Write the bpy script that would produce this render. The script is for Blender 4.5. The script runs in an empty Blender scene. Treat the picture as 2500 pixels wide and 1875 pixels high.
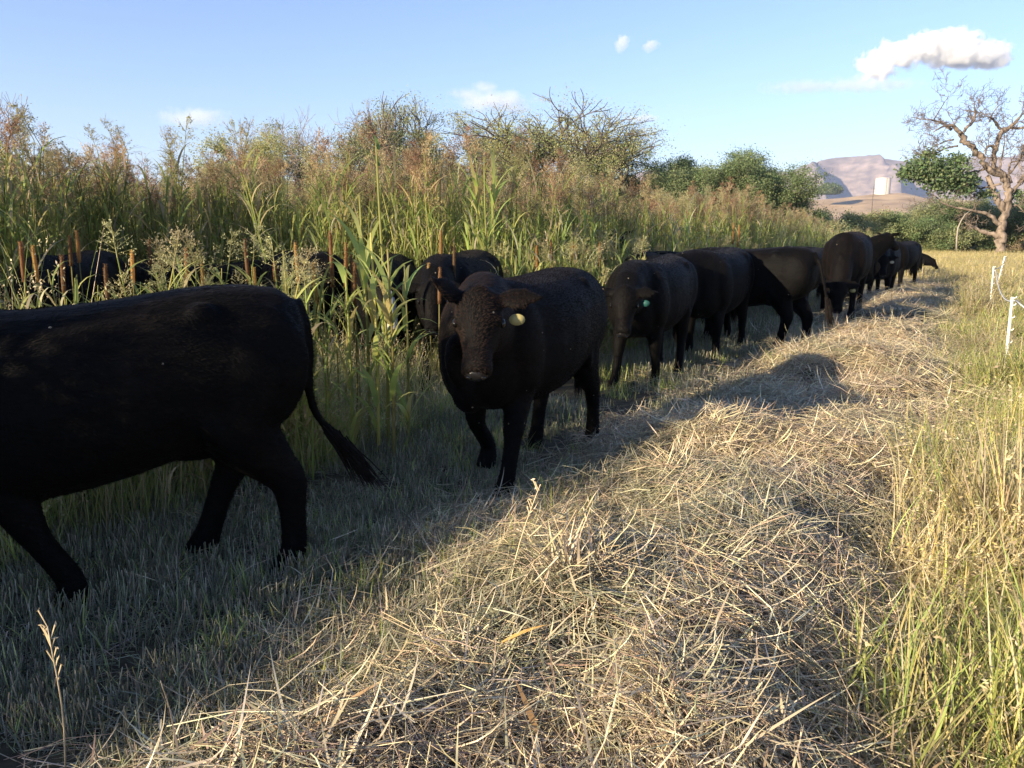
import bpy, math, random
import numpy as np
from mathutils import Vector, Matrix, noise as mnoise

# ------------------------------------------------------------------ camera, world, sun, exposure
scene = bpy.context.scene
random.seed(7)
rng = np.random.default_rng(7)
CAM_H = 1.52
F = 769.0
PITCH = math.atan(148 / F)
cd = bpy.data.cameras.new("camera")
cam = bpy.data.objects.new("camera", cd)
scene.collection.objects.link(cam)
cam.location = (0, 0, CAM_H)
cam.rotation_euler = (math.radians(90) - PITCH, 0, 0)
cd.sensor_width = 36.0
cd.lens = 36.0 * F / 1024.0
cd.clip_start = 0.05
cd.clip_end = 30000
scene.camera = cam

SUN_FROM = math.radians(51)      # degrees left of straight behind the camera
SUN_EL = math.radians(15.5)
sdir = Vector((-math.sin(SUN_FROM) * math.cos(SUN_EL), -math.cos(SUN_FROM) * math.cos(SUN_EL), math.sin(SUN_EL)))
w = bpy.data.worlds.new("World")
scene.world = w
w.use_nodes = True
nt = w.node_tree
nt.nodes.clear()
sky = nt.nodes.new("ShaderNodeTexSky")
sky.sky_type = 'NISHITA'
sky.sun_disc = False
sky.sun_elevation = SUN_EL
sky.sun_rotation = math.atan2(sdir.x, sdir.y)
sky.altitude = 1400
sky.air_density = 1.3
sky.dust_density = 0.15
sky.ozone_density = 3.0
bg = nt.nodes.new("ShaderNodeBackground")
bg.inputs[1].default_value = 0.078
out = nt.nodes.new("ShaderNodeOutputWorld")
tint = nt.nodes.new("ShaderNodeVectorMath"); tint.operation = 'MULTIPLY'; tint.inputs[1].default_value = (1.0, .925, 1.10)
nt.links.new(sky.outputs[0], tint.inputs[0]); nt.links.new(tint.outputs[0], bg.inputs[0])
nt.links.new(bg.outputs[0], out.inputs[0])
sl = bpy.data.lights.new("sun", 'SUN')
sl.energy = 5.0
sl.angle = math.radians(0.6)
sl.color = (1.0, 0.85, 0.61)
so = bpy.data.objects.new("sun", sl)
scene.collection.objects.link(so)
so.rotation_euler = sdir.to_track_quat('Z', 'Y').to_euler()
scene.view_settings.view_transform = 'Standard'
scene.view_settings.look = 'None'
scene.view_settings.gamma = 1
scene.view_settings.exposure = 1.6
scene.render.engine = 'CYCLES'
scene.cycles.max_bounces = 6
scene.cycles.diffuse_bounces = 4
scene.cycles.transmission_bounces = 4
scene.cycles.volume_bounces = 10
scene.cycles.use_denoising = True

# ------------------------------------------------------------------ helpers
def W(X, Y, D):
    """a point D metres ahead, seen at photo pixel X, Y (2500 x 1875)"""
    u = (X * 0.4096 - 512) / F; v = (384 - Y * 0.4096) / F
    dy = math.cos(PITCH) + v * math.sin(PITCH); dz = -math.sin(PITCH) + v * math.cos(PITCH)
    t = D / dy
    return Vector((u * t, D, CAM_H + dz * t))

def tag(o, label=None, cat=None, group=None, kind=None):
    if label: o['label'] = label
    if cat: o['category'] = cat
    if group: o['group'] = group
    if kind: o['kind'] = kind
    return o

def empty(name, loc=(0, 0, 0), rz=0.0):
    o = bpy.data.objects.new(name, None)
    scene.collection.objects.link(o)
    o.location = loc; o.rotation_euler = (0, 0, rz)
    o.empty_display_size = 0.2
    return o

def mesh_np(name, V, Fq, col=None, smooth=False, mat=None):
    """V (n,3), Fq (m,k) one face size, or list of such arrays"""
    me = bpy.data.meshes.new(name)
    if not isinstance(Fq, list): Fq = [Fq]
    Fq = [np.asarray(f, dtype=np.int32) for f in Fq if len(f)]
    V = np.asarray(V, dtype=np.float32)
    me.vertices.add(len(V)); me.vertices.foreach_set('co', V.ravel())
    loops = np.concatenate([f.ravel() for f in Fq])
    tot = np.concatenate([np.full(len(f), f.shape[1], dtype=np.int32) for f in Fq])
    st = np.concatenate([[0], np.cumsum(tot)[:-1]]).astype(np.int32)
    me.loops.add(len(loops)); me.loops.foreach_set('vertex_index', loops)
    me.polygons.add(len(tot)); me.polygons.foreach_set('loop_start', st)
    me.polygons.foreach_set('loop_total', tot)
    if smooth: me.polygons.foreach_set('use_smooth', np.ones(len(tot), dtype=bool))
    me.update(calc_edges=True)
    if col is not None:
        a = me.color_attributes.new('col', 'FLOAT_COLOR', 'POINT')
        c = np.ones((len(V), 4), dtype=np.float32); c[:, :3] = col
        a.data.foreach_set('color', c.ravel())
    if mat: me.materials.append(mat)
    return me

def link(name, me, parent=None, loc=None):
    o = bpy.data.objects.new(name, me)
    scene.collection.objects.link(o)
    if parent: o.parent = parent
    if loc is not None: o.location = loc
    return o

class Geo:
    """collects vertices, quads/tris and colours"""
    def __init__(s): s.V = []; s.Q = []; s.T = []; s.C = []; s.n = 0
    def add(s, V, Q=None, T=None, C=None):
        V = np.asarray(V, dtype=float).reshape(-1, 3)
        s.V.append(V)
        if Q is not None and len(Q): s.Q.append(np.asarray(Q).reshape(-1, 4) + s.n)
        if T is not None and len(T): s.T.append(np.asarray(T).reshape(-1, 3) + s.n)
        c = np.zeros((len(V), 3)); c[:] = (0.5, 0.5, 0.5) if C is None else C
        s.C.append(c); s.n += len(V)
    def mesh(s, name, mat=None, smooth=False):
        Fq = []
        if s.Q: Fq.append(np.concatenate(s.Q))
        if s.T: Fq.append(np.concatenate(s.T))
        return mesh_np(name, np.concatenate(s.V), Fq, np.concatenate(s.C), smooth, mat)

def rnd(a, b, n=None): return rng.uniform(a, b, n)

def pick(cols, n, jit=0.15):
    cols = np.asarray(cols, dtype=float)
    c = cols[rng.integers(0, len(cols), n)]
    return c * rng.uniform(1 - jit, 1 + jit, (n, 1)) * rng.uniform(1 - jit * .4, 1 + jit * .4, (n, 3))

def blades(g, base, az, lean, length, width, curl, col, K=4, tipcol=None, taper=1.0, twist=0.0):
    """leaf/grass strips. az heading, lean from vertical at the base, curl added along the length."""
    N = len(base); base = np.asarray(base, dtype=float)
    az, lean, length, width, curl = [np.broadcast_to(np.asarray(a, float), (N,)) for a in (az, lean, length, width, curl)]
    k = np.linspace(0, 1, K + 1)
    ang = lean[:, None] + curl[:, None] * k[None, :] ** 1.4
    seg = length[:, None] / K
    dx = np.sin(ang) * seg; dz = np.cos(ang) * seg
    hx = np.concatenate([np.zeros((N, 1)), np.cumsum((dx[:, :-1] + dx[:, 1:]) / 2, 1)], 1)
    hz = np.concatenate([np.zeros((N, 1)), np.cumsum((dz[:, :-1] + dz[:, 1:]) / 2, 1)], 1)
    ca, sa = np.cos(az)[:, None], np.sin(az)[:, None]
    C = np.stack([base[:, 0:1] + hx * ca, base[:, 1:2] + hx * sa, base[:, 2:3] + hz], -1)
    prof = np.clip(np.minimum(1, .55 + k * 1.8) * (1 - k ** 2.2 * taper), .04, 1)
    wv = (width[:, None] * prof[None, :] / 2)
    ta = az[:, None] + math.pi / 2 + twist * k[None, :] + rnd(-.5, .5, N)[:, None]
    S = np.stack([np.cos(ta) * wv, np.sin(ta) * wv, np.zeros_like(wv)], -1)
    V = np.stack([C - S, C + S], 2)            # N,K+1,2,3
    V = V.reshape(N * (K + 1) * 2, 3)
    i = (np.arange(N) * (K + 1) * 2)[:, None] + (np.arange(K) * 2)[None, :]
    Q = np.stack([i, i + 1, i + 3, i + 2], -1).reshape(-1, 4)
    col = np.broadcast_to(np.asarray(col, float), (N, 3))
    if tipcol is None: cc = np.repeat(col, (K + 1) * 2, 0)
    else:
        tc = np.broadcast_to(np.asarray(tipcol, float), (N, 3))
        kk = (k ** 1.5)[None, :, None]
        cc = np.repeat((col[:, None] * (1 - kk) + tc[:, None] * kk), 2, 1).reshape(-1, 3)
    g.add(V, Q=Q, C=cc)
    return C

def sticks(g, A, B, r0, r1, col, sides=3):
    """straight tapered prisms from A to B"""
    A = np.asarray(A, float); B = np.asarray(B, float); N = len(A)
    r0 = np.broadcast_to(np.asarray(r0, float), (N,)); r1 = np.broadcast_to(np.asarray(r1, float), (N,))
    d = B - A; L = np.linalg.norm(d, axis=1, keepdims=True) + 1e-9; d = d / L
    up = np.where(np.abs(d[:, 2:3]) > .9, np.array([[1., 0, 0]]), np.array([[0., 0, 1.]]))
    e1 = np.cross(d, up); e1 /= np.linalg.norm(e1, axis=1, keepdims=True) + 1e-9
    e2 = np.cross(d, e1)
    a = np.arange(sides) / sides * 2 * math.pi
    ring = np.cos(a)[None, :, None] * e1[:, None] + np.sin(a)[None, :, None] * e2[:, None]
    V = np.concatenate([A[:, None] + ring * r0[:, None, None], B[:, None] + ring * r1[:, None, None]], 1)
    i = (np.arange(N) * 2 * sides)[:, None]; s = np.arange(sides)[None, :]; s2 = (s + 1) % sides
    Q = np.stack([i + s, i + s2, i + s2 + sides, i + s + sides], -1).reshape(-1, 4)
    col = np.broadcast_to(np.asarray(col, float), (N, 3))
    g.add(V.reshape(-1, 3), Q=Q, C=np.repeat(col, 2 * sides, 0))

def tube(g, pts, rad, col=(.5, .5, .5), sides=6, cap=True):
    pts = np.asarray(pts, float); n = len(pts)
    rad = np.broadcast_to(np.asarray(rad, float), (n,))
    t = np.gradient(pts, axis=0); t /= np.linalg.norm(t, axis=1, keepdims=True) + 1e-9
    e1 = np.zeros((n, 3)); up = np.array([0, 0, 1.]) if abs(t[0, 2]) < .9 else np.array([1., 0, 0])
    v = np.cross(t[0], up); v /= np.linalg.norm(v)
    for i in range(n):
        v = v - t[i] * np.dot(v, t[i]); v /= np.linalg.norm(v) + 1e-9; e1[i] = v
    e2 = np.cross(t, e1)
    a = np.arange(sides) / sides * 2 * math.pi
    V = pts[:, None] + (np.cos(a)[None, :, None] * e1[:, None] + np.sin(a)[None, :, None] * e2[:, None]) * rad[:, None, None]
    i = (np.arange(n - 1) * sides)[:, None]; s = np.arange(sides)[None, :]; s2 = (s + 1) % sides
    Q = np.stack([i + s, i + s2, i + s2 + sides, i + s + sides], -1).reshape(-1, 4)
    V = V.reshape(-1, 3); T = []
    if cap:
        V = np.concatenate([V, pts[:1], pts[-1:]]); m = n * sides
        T = [(m, (k + 1) % sides, k) for k in range(sides)] + [(m + 1, (n - 1) * sides + k, (n - 1) * sides + (k + 1) % sides) for k in range(sides)]
    g.add(V, Q=Q, T=T, C=col)

def quads(g, P, size, col, aspect=.5, flat=0.0):
    """random leaf quads at P"""
    N = len(P)
    d = rng.normal(size=(N, 3)); d[:, 2] *= (1 - flat); d /= np.linalg.norm(d, axis=1, keepdims=True)
    e = np.cross(d, rng.normal(size=(N, 3))); e /= np.linalg.norm(e, axis=1, keepdims=True)
    s = np.broadcast_to(np.asarray(size, float), (N,))[:, None]
    P = np.asarray(P, float)
    V = np.stack([P - d * s * .5, P + e * s * aspect * .5, P + d * s * .5, P - e * s * aspect * .5], 1).reshape(-1, 3)
    Q = np.arange(N * 4).reshape(-1, 4)
    g.add(V, Q=Q, C=np.repeat(np.broadcast_to(np.asarray(col, float), (N, 3)), 4, 0))

# value noise (numpy)
_tab = np.random.default_rng(3).random((256, 256))
def vnoise(x, y):
    xi = np.floor(x).astype(int); yi = np.floor(y).astype(int); fx = x - xi; fy = y - yi
    fx = fx * fx * (3 - 2 * fx); fy = fy * fy * (3 - 2 * fy)
    a = _tab[xi & 255, yi & 255]; b = _tab[(xi + 1) & 255, yi & 255]; c = _tab[xi & 255, (yi + 1) & 255]; d = _tab[(xi + 1) & 255, (yi + 1) & 255]
    return (a * (1 - fx) + b * fx) * (1 - fy) + (c * (1 - fx) + d * fx) * fy
def fbm(x, y, o=4, g=.5):
    s = 0; a = 1; t = 0
    for i in range(o):
        s = s + a * vnoise(x * 2 ** i + 17.3 * i, y * 2 ** i + 9.1 * i); t += a; a *= g
    return s / t

# ------------------------------------------------------------------ materials
def principled(name):
    m = bpy.data.materials.new(name); m.use_nodes = True
    t = m.node_tree; b = t.nodes['Principled BSDF']
    return m, t, b

def mat_plant(name, trans=.3, rough=.6, spec=.25, vary=.35, hue=0.0):
    m, t, b = principled(name)
    at = t.nodes.new('ShaderNodeAttribute'); at.attribute_name = 'col'
    oi = t.nodes.new('ShaderNodeObjectInfo')
    mr = t.nodes.new('ShaderNodeMapRange'); mr.inputs['To Min'].default_value = 1 - vary; mr.inputs['To Max'].default_value = 1 + vary
    t.links.new(oi.outputs['Random'], mr.inputs['Value'])
    mx = t.nodes.new('ShaderNodeVectorMath'); mx.operation = 'SCALE'
    t.links.new(at.outputs['Color'], mx.inputs[0]); t.links.new(mr.outputs[0], mx.inputs['Scale'])
    t.links.new(mx.outputs[0], b.inputs['Base Color'])
    b.inputs['Roughness'].default_value = rough; b.inputs['Specular IOR Level'].default_value = spec
    tr = t.nodes.new('ShaderNodeBsdfTranslucent'); t.links.new(mx.outputs[0], tr.inputs['Color'])
    ms = t.nodes.new('ShaderNodeMixShader'); ms.inputs[0].default_value = trans
    t.links.new(b.outputs[0], ms.inputs[1]); t.links.new(tr.outputs[0], ms.inputs[2])
    t.links.new(ms.outputs[0], t.nodes['Material Output'].inputs['Surface'])
    return m

def mat_noise(name, c1, c2, scale=5, rough=.9, detail=6, bump=0.0, c3=None, stretch=None, spec=.3, bdist=.02):
    m, t, b = principled(name)
    tc = t.nodes.new('ShaderNodeTexCoord'); mp = t.nodes.new('ShaderNodeMapping')
    t.links.new(tc.outputs['Object'], mp.inputs[0])
    if stretch: mp.inputs['Scale'].default_value = stretch
    n = t.nodes.new('ShaderNodeTexNoise'); n.inputs['Scale'].default_value = scale; n.inputs['Detail'].default_value = detail
    t.links.new(mp.outputs[0], n.inputs['Vector'])
    r = t.nodes.new('ShaderNodeValToRGB'); r.color_ramp.elements[0].position = .3; r.color_ramp.elements[1].position = .7
    r.color_ramp.elements[0].color = (*c1, 1); r.color_ramp.elements[1].color = (*c2, 1)
    if c3: e = r.color_ramp.elements.new(.5); e.color = (*c3, 1)
    t.links.new(n.outputs[0], r.inputs[0]); t.links.new(r.outputs[0], b.inputs['Base Color'])
    b.inputs['Roughness'].default_value = rough; b.inputs['Specular IOR Level'].default_value = spec
    if bump:
        bp = t.nodes.new('ShaderNodeBump'); bp.inputs['Strength'].default_value = bump; bp.inputs['Distance'].default_value = bdist
        t.links.new(n.outputs[0], bp.inputs['Height']); t.links.new(bp.outputs[0], b.inputs['Normal'])
    return m

M_crop = mat_plant('crop', .6, .55, .3, .25)
M_straw = mat_plant('straw', .2, .42, .5, .3)
M_grass = mat_plant('grass', .42, .6, .25, .35)
M_leaf = mat_plant('tree_leaves', .5, .6, .2, .1)
M_bark = mat_noise('bark', (.13, .095, .07), (.36, .28, .22), 6, .9, 6, .6, stretch=(1, 1, .3))
M_darkbark = mat_noise('dark_bark', (.04, .03, .025), (.14, .11, .09), 8, .9, 6, .4)

def scatter(name, variants, P, R, S, idx, kind='stuff', **tags):
    """ONE object: a point mesh with a geometry-nodes modifier that instances the variants"""
    P = np.asarray(P, float); n = len(P)
    colname = name + '_variants'
    coll = bpy.data.collections.new(colname)
    for k, me in enumerate(variants):
        o = bpy.data.objects.new('%s_%02d' % (colname, k), me); coll.objects.link(o)
    me = bpy.data.meshes.new(name); me.vertices.add(n); me.vertices.foreach_set('co', P.astype(np.float32).ravel())
    for an, ty, dat in (('rot', 'FLOAT_VECTOR', R), ('scl', 'FLOAT_VECTOR', S)):
        a = me.attributes.new(an, ty, 'POINT'); dat = np.asarray(dat, float)
        if dat.ndim == 1: dat = np.repeat(dat[:, None], 3, 1)
        a.data.foreach_set('vector', dat.astype(np.float32).ravel())
    a = me.attributes.new('idx', 'INT', 'POINT'); a.data.foreach_set('value', np.asarray(idx, dtype=np.int32))
    o = link(name, me); tag(o, kind=kind, **tags)
    ng = bpy.data.node_groups.new(name + '_nodes', 'GeometryNodeTree')
    ng.interface.new_socket('Geometry', in_out='INPUT', socket_type='NodeSocketGeometry')
    ng.interface.new_socket('Geometry', in_out='OUTPUT', socket_type='NodeSocketGeometry')
    N = ng.nodes; L = ng.links
    gi = N.new('NodeGroupInput'); go = N.new('NodeGroupOutput')
    ip = N.new('GeometryNodeInstanceOnPoints'); ci = N.new('GeometryNodeCollectionInfo')
    ci.inputs['Collection'].default_value = coll; ci.inputs['Separate Children'].default_value = True; ci.inputs['Reset Children'].default_value = True
    def attr(nm, dt):
        a = N.new('GeometryNodeInputNamedAttribute'); a.data_type = dt; a.inputs['Name'].default_value = nm
        return a.outputs['Attribute']
    er = N.new('FunctionNodeEulerToRotation')
    L.new(attr('rot', 'FLOAT_VECTOR'), er.inputs[0]); L.new(er.outputs[0], ip.inputs['Rotation'])
    L.new(attr('scl', 'FLOAT_VECTOR'), ip.inputs['Scale']); L.new(attr('idx', 'INT'), ip.inputs['Instance Index'])
    ip.inputs['Pick Instance'].default_value = True
    L.new(ci.outputs[0], ip.inputs['Instance'])
    L.new(gi.outputs[0], ip.inputs['Points']); L.new(ip.outputs[0], go.inputs[0])
    md = o.modifiers.new('scatter', 'NODES'); md.node_group = ng
    return o

# ------------------------------------------------------------------ ground
U = np.array([.492, .871]); Nn = np.array([-.871, .492]); P0 = np.array([-2.31, 3.24])
def st(x, y):
    x = np.asarray(x, float) - P0[0]; y = np.asarray(y, float) - P0[1]
    return x * Nn[0] + y * Nn[1], x * U[0] + y * U[1]
def xy(s, t):
    s = np.asarray(s, float); t = np.asarray(t, float)
    return P0[0] + s * Nn[0] + t * U[0], P0[1] + s * Nn[1] + t * U[1]
def sm(a, b, x):
    x = np.clip((x - a) / (b - a), 0, 1); return x * x * (3 - 2 * x)
def wind_edges(t):
    l = -1.72 + .28 * (fbm(t * .55, t * 0 + 3.3, 2) - .5) * 2; r = -3.62 + .3 * (fbm(t * .5, t * 0 + 8.7, 2) - .5) * 2
    return l, r
def windrow(x, y):
    s, t = st(x, y)
    l, r = wind_edges(t)
    prof = sm(r - .15, r + .75, s) * (1 - sm(l - .75, l + .1, s))
    # humps and hollows along the row
    hump = .45 + .45 * (fbm(t * .62 + 1.3, s * .5 + 4, 2) - .5) * 2
    for tc, sg, hh in ((-.4, .8, .12), (1.0, .45, .22), (3.25, .42, .75), (7.0, .55, .7), (9.6, .5, .5), (12.6, .8, .6), (17, 1.2, .5)):
        hump = hump + hh * np.exp(-((t - tc + .25 * (s + 2.6)) / sg) ** 2)
    hump = np.clip(hump, .12, 1.2)
    return prof * .30 * hump + prof * .24 * (fbm(x * 1.8, y * 1.8, 3) - .5)
def ground_z(x, y):
    x = np.asarray(x, float); y = np.asarray(y, float)
    r = np.hypot(x, y)
    near = np.clip(1 - r / 70, 0, 1)
    return windrow(x, y) * near + .05 * (fbm(x * .9, y * .9, 3) - .5) * np.clip(1 - r / 200, 0, 1)

def axis(lo, hi, fine_lo, fine_hi, step, grow=1.12):
    a = list(np.arange(fine_lo, fine_hi, step)); s = step; v = a[-1]
    while v < hi: s *= grow; v += s; a.append(v)
    s = step; v = fine_lo; b = []
    while v > lo: s *= grow; v -= s; b.append(v)
    return np.array(b[::-1] + a)
ax = axis(-3200, 3800, -3, 8, .06); ay = axis(-400, 3400, .5, 16, .06)
gx, gy = np.meshgrid(ax, ay, indexing='ij'); gz = ground_z(gx, gy)
ni, nj = gx.shape
ii = (np.arange(ni - 1)[:, None] * nj + np.arange(nj - 1)[None, :]).ravel()
M_ground = mat_noise('soil', (.035, .027, .018), (.10, .08, .05), 9, .95, 8, .5, c3=(.06, .05, .03))
gm = mesh_np('ground', np.stack([gx.ravel(), gy.ravel(), gz.ravel()], 1), np.stack([ii, ii + nj, ii + nj + 1, ii + 1], 1), smooth=True, mat=M_ground)
tag(link('ground', gm), 'dry soil of the pasture lane under stubble and hay', kind='structure')
# ------------------------------------------------------------------ far hills, mountain, tower
def heightfield(name, xs, ys, fn, mat):
    X, Y = np.meshgrid(xs, ys, indexing='ij'); Z = fn(X, Y); a, b = X.shape
    i = (np.arange(a - 1)[:, None] * b + np.arange(b - 1)[None, :]).ravel()
    return link(name, mesh_np(name, np.stack([X.ravel(), Y.ravel(), Z.ravel()], 1), np.stack([i, i + b, i + b + 1, i + 1], 1), smooth=False, mat=mat))
MD = 2700.0
# skyline of the mesa in photo pixels
sk = np.array([(-400, 500), (1000, 490), (1450, 450), (1560, 424), (1640, 418), (1800, 421), (1905, 425), (1950, 412), (1975, 400), (2010, 392), (2060, 389), (2110, 393), (2160, 399), (2215, 406), (2250, 408), (2290, 398), (2340, 390), (2400, 392), (2450, 388), (2500, 378), (2620, 365), (2800, 372), (3200, 400), (3900, 430)], float)
def mtn(X, Y):
    px = (X / Y * F + 512) / .4096
    top = (236 - np.interp(px, sk[:, 0], sk[:, 1]) * .4096) / F * MD
    f = (Y - 2250) / (MD - 2250)
    wob = .8 * (np.abs(((X * .0040 + .35 * fbm(X * .004, Y * .003, 3)) % 1) - .5) * 2 - .5) + .35 * (fbm(X * .006, Y * .002, 4) - .5)
    gul = np.abs(fbm(X * .012 + 3 * fbm(X * .003, Y * .003, 2), Y * .0022, 4) - .5) * 3
    s = np.clip(f + wob * .9 - .15, 0, 1)
    slope = .62 * s ** 1.15
    cliff = .38 * sm(.62, .72, s)
    z = (slope + cliff) * (1 - .42 * (1 - np.clip(gul * 2.2, 0, 1)) * np.clip(1.1 - s, 0, 1))
    z = np.where(f > 1, 1.0 + 0 * z, np.minimum(z / .98, 1.0))
    return top * np.clip(z, 0, 1) + 4 * (fbm(X * .03, Y * .03, 3) - .5) * np.clip(z, 0, 1) - 2
M_mtn = mat_noise('mesa_rock', (.11, .085, .08), (.27, .205, .18), .02, .95, 8, 0, c3=(.18, .14, .125), stretch=(1, 1, 4))
mo = heightfield('mountain', np.linspace(-1500, 4200, 420), np.concatenate([np.linspace(2200, 2800, 150), np.linspace(2830, 3300, 6)]), mtn, M_mtn)
tag(mo, 'pinkish flat-topped desert mountain behind the white tank', kind='structure')

HD = 700.0
hk = np.array([(1000, 508), (1600, 503), (1900, 488), (1990, 482), (2020, 480), (2060, 476), (2100, 471), (2150, 468.5), (2180, 468), (2215, 476), (2240, 484), (2300, 492), (2400, 500), (2600, 505), (3200, 508)], float)
def hill(X, Y):
    px = (X / Y * F + 512) / .4096
    top = (236 - np.interp(px, hk[:, 0], hk[:, 1]) * .4096) / F * HD
    f = np.clip((Y - 420) / (HD - 420), 0, 1)
    b = np.clip(1 - (Y - 745) / 200, 0, 1)
    z = np.maximum(top * (f ** 1.3), 0) * b
    z = z + (fbm(X * .02, Y * .02, 4) - .5) * 4.5 * f * b * (Y < 690)
    px0 = (X - 375) / 30; py0 = (Y - 655) / 30
    return z + 7 * np.exp(-(px0 ** 2 + py0 ** 2)) - 1.5
M_hill = mat_noise('dry_hill', (.22, .15, .085), (.48, .34, .20), .05, .95, 8, 0, c3=(.36, .25, .15))
ho = heightfield('hill', np.linspace(-150, 900, 200), np.linspace(400, 960, 110), hill, M_hill)
tag(ho, 'tan dry grass hill carrying the white tank', kind='structure')

M_tank = mat_noise('tank_paint', (.50, .45, .39), (.62, .56, .49), .3, .6, 4, stretch=(1, 1, .2))
M_dark = mat_noise('dark_metal', (.05, .05, .05), (.1, .1, .1), 3, .6)
def lathe(prof, sides=32, col=(.7, .7, .7)):
    g = Geo(); pr = np.array(prof, float); a = np.arange(sides) / sides * 2 * math.pi
    V = np.stack([pr[:, 0:1] * np.cos(a), pr[:, 0:1] * np.sin(a), np.repeat(pr[:, 1:2], sides, 1)], -1)
    n = len(pr); i = (np.arange(n - 1) * sides)[:, None]; s = np.arange(sides)[None, :]; s2 = (s + 1) % sides
    g.add(V.reshape(-1, 3), Q=np.stack([i + s, i + s2, i + s2 + sides, i + s + sides], -1).reshape(-1, 4), C=col)
    return g
tw = W(2154, 470, HD)
tk = empty('water_tank', (tw.x, tw.y, tw.z - 2)); tag(tk, 'tall white cylindrical water tank on the tan hill', 'water tank')
link('shell', lathe([(6.3, -1), (6.3, 13.9)], 40).mesh('shell', M_tank, True), tk)
link('roof', lathe([(6.5, 13.8), (6.5, 14.1), (3.3, 14.6), (.01, 14.9)], 40).mesh('roof', M_tank), tk)
g = Geo()
for sx in (-.3, .3): sticks(g, [(sx, -6.45, 0)], [(sx, -6.45, 14.3)], .06, .06, (.4, .4, .4))
zz = np.arange(.5, 13.8, .6); sticks(g, np.stack([zz * 0 - .3, zz * 0 - 6.45, zz], 1), np.stack([zz * 0 + .3, zz * 0 - 6.45, zz], 1), .04, .04, (.4, .4, .4))
link('ladder', g.mesh('ladder', M_dark), tk)
pw = W(2126, 540, 430)
up = empty('utility_pole', (pw.x, pw.y, 0)); tag(up, 'thin utility pole in front of the tan hill left of the tank', 'utility pole')
g = Geo(); tube(g, [(0, 0, 0), (0, 0, 18), (0, 0, 28)], [.22, .17, .12]); link('post', g.mesh('post', M_darkbark), up)
g = Geo(); tube(g, [(-1.4, 0, 26.6), (1.4, 0, 26.6)], .1); link('crossarm', g.mesh('crossarm', M_darkbark), up)

# ------------------------------------------------------------------ trees
def rot_about(v, ax, a):
    return (Matrix.Rotation(a, 3, ax) @ v)
def grow(segs, tips, p, d, L, r, depth, maxd, R, spread=.5, up=.15, gnarl=.18, kids=(2, 3)):
    n = 4; pts = [p.copy()]; rad = [r]
    for k in range(n):
        d = (d + Vector((R.gauss(0, gnarl), R.gauss(0, gnarl), R.gauss(0, gnarl) + up * .3))).normalized()
        p = p + d * (L / n); pts.append(p.copy()); rad.append(r * (1 - .4 * (k + 1) / n))
        if depth >= 1 and depth < maxd and R.random() < .35:
            a = rot_about(d, d.orthogonal().normalized(), R.uniform(.5, 1.1)); a = rot_about(a, d, R.uniform(0, 6.28))
            grow(segs, tips, p, a, L * R.uniform(.4, .65), r * .35, depth + 1, maxd, R, spread, up, gnarl, kids)
    segs.append((pts, rad))
    if depth >= maxd:
        tips.append(p); tips.append(pts[2]); return
    for k in range(R.randint(*kids)):
        a = rot_about(d, d.orthogonal().normalized(), R.uniform(.6, 1.25) * spread); a = rot_about(a, d, R.uniform(0, 6.28))
        a = (a + Vector((0, 0, up))).normalized()
        grow(segs, tips, p, a, L * R.uniform(.68, .9), r * .58, depth + 1, maxd, R, spread, up, gnarl, kids)

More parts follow.
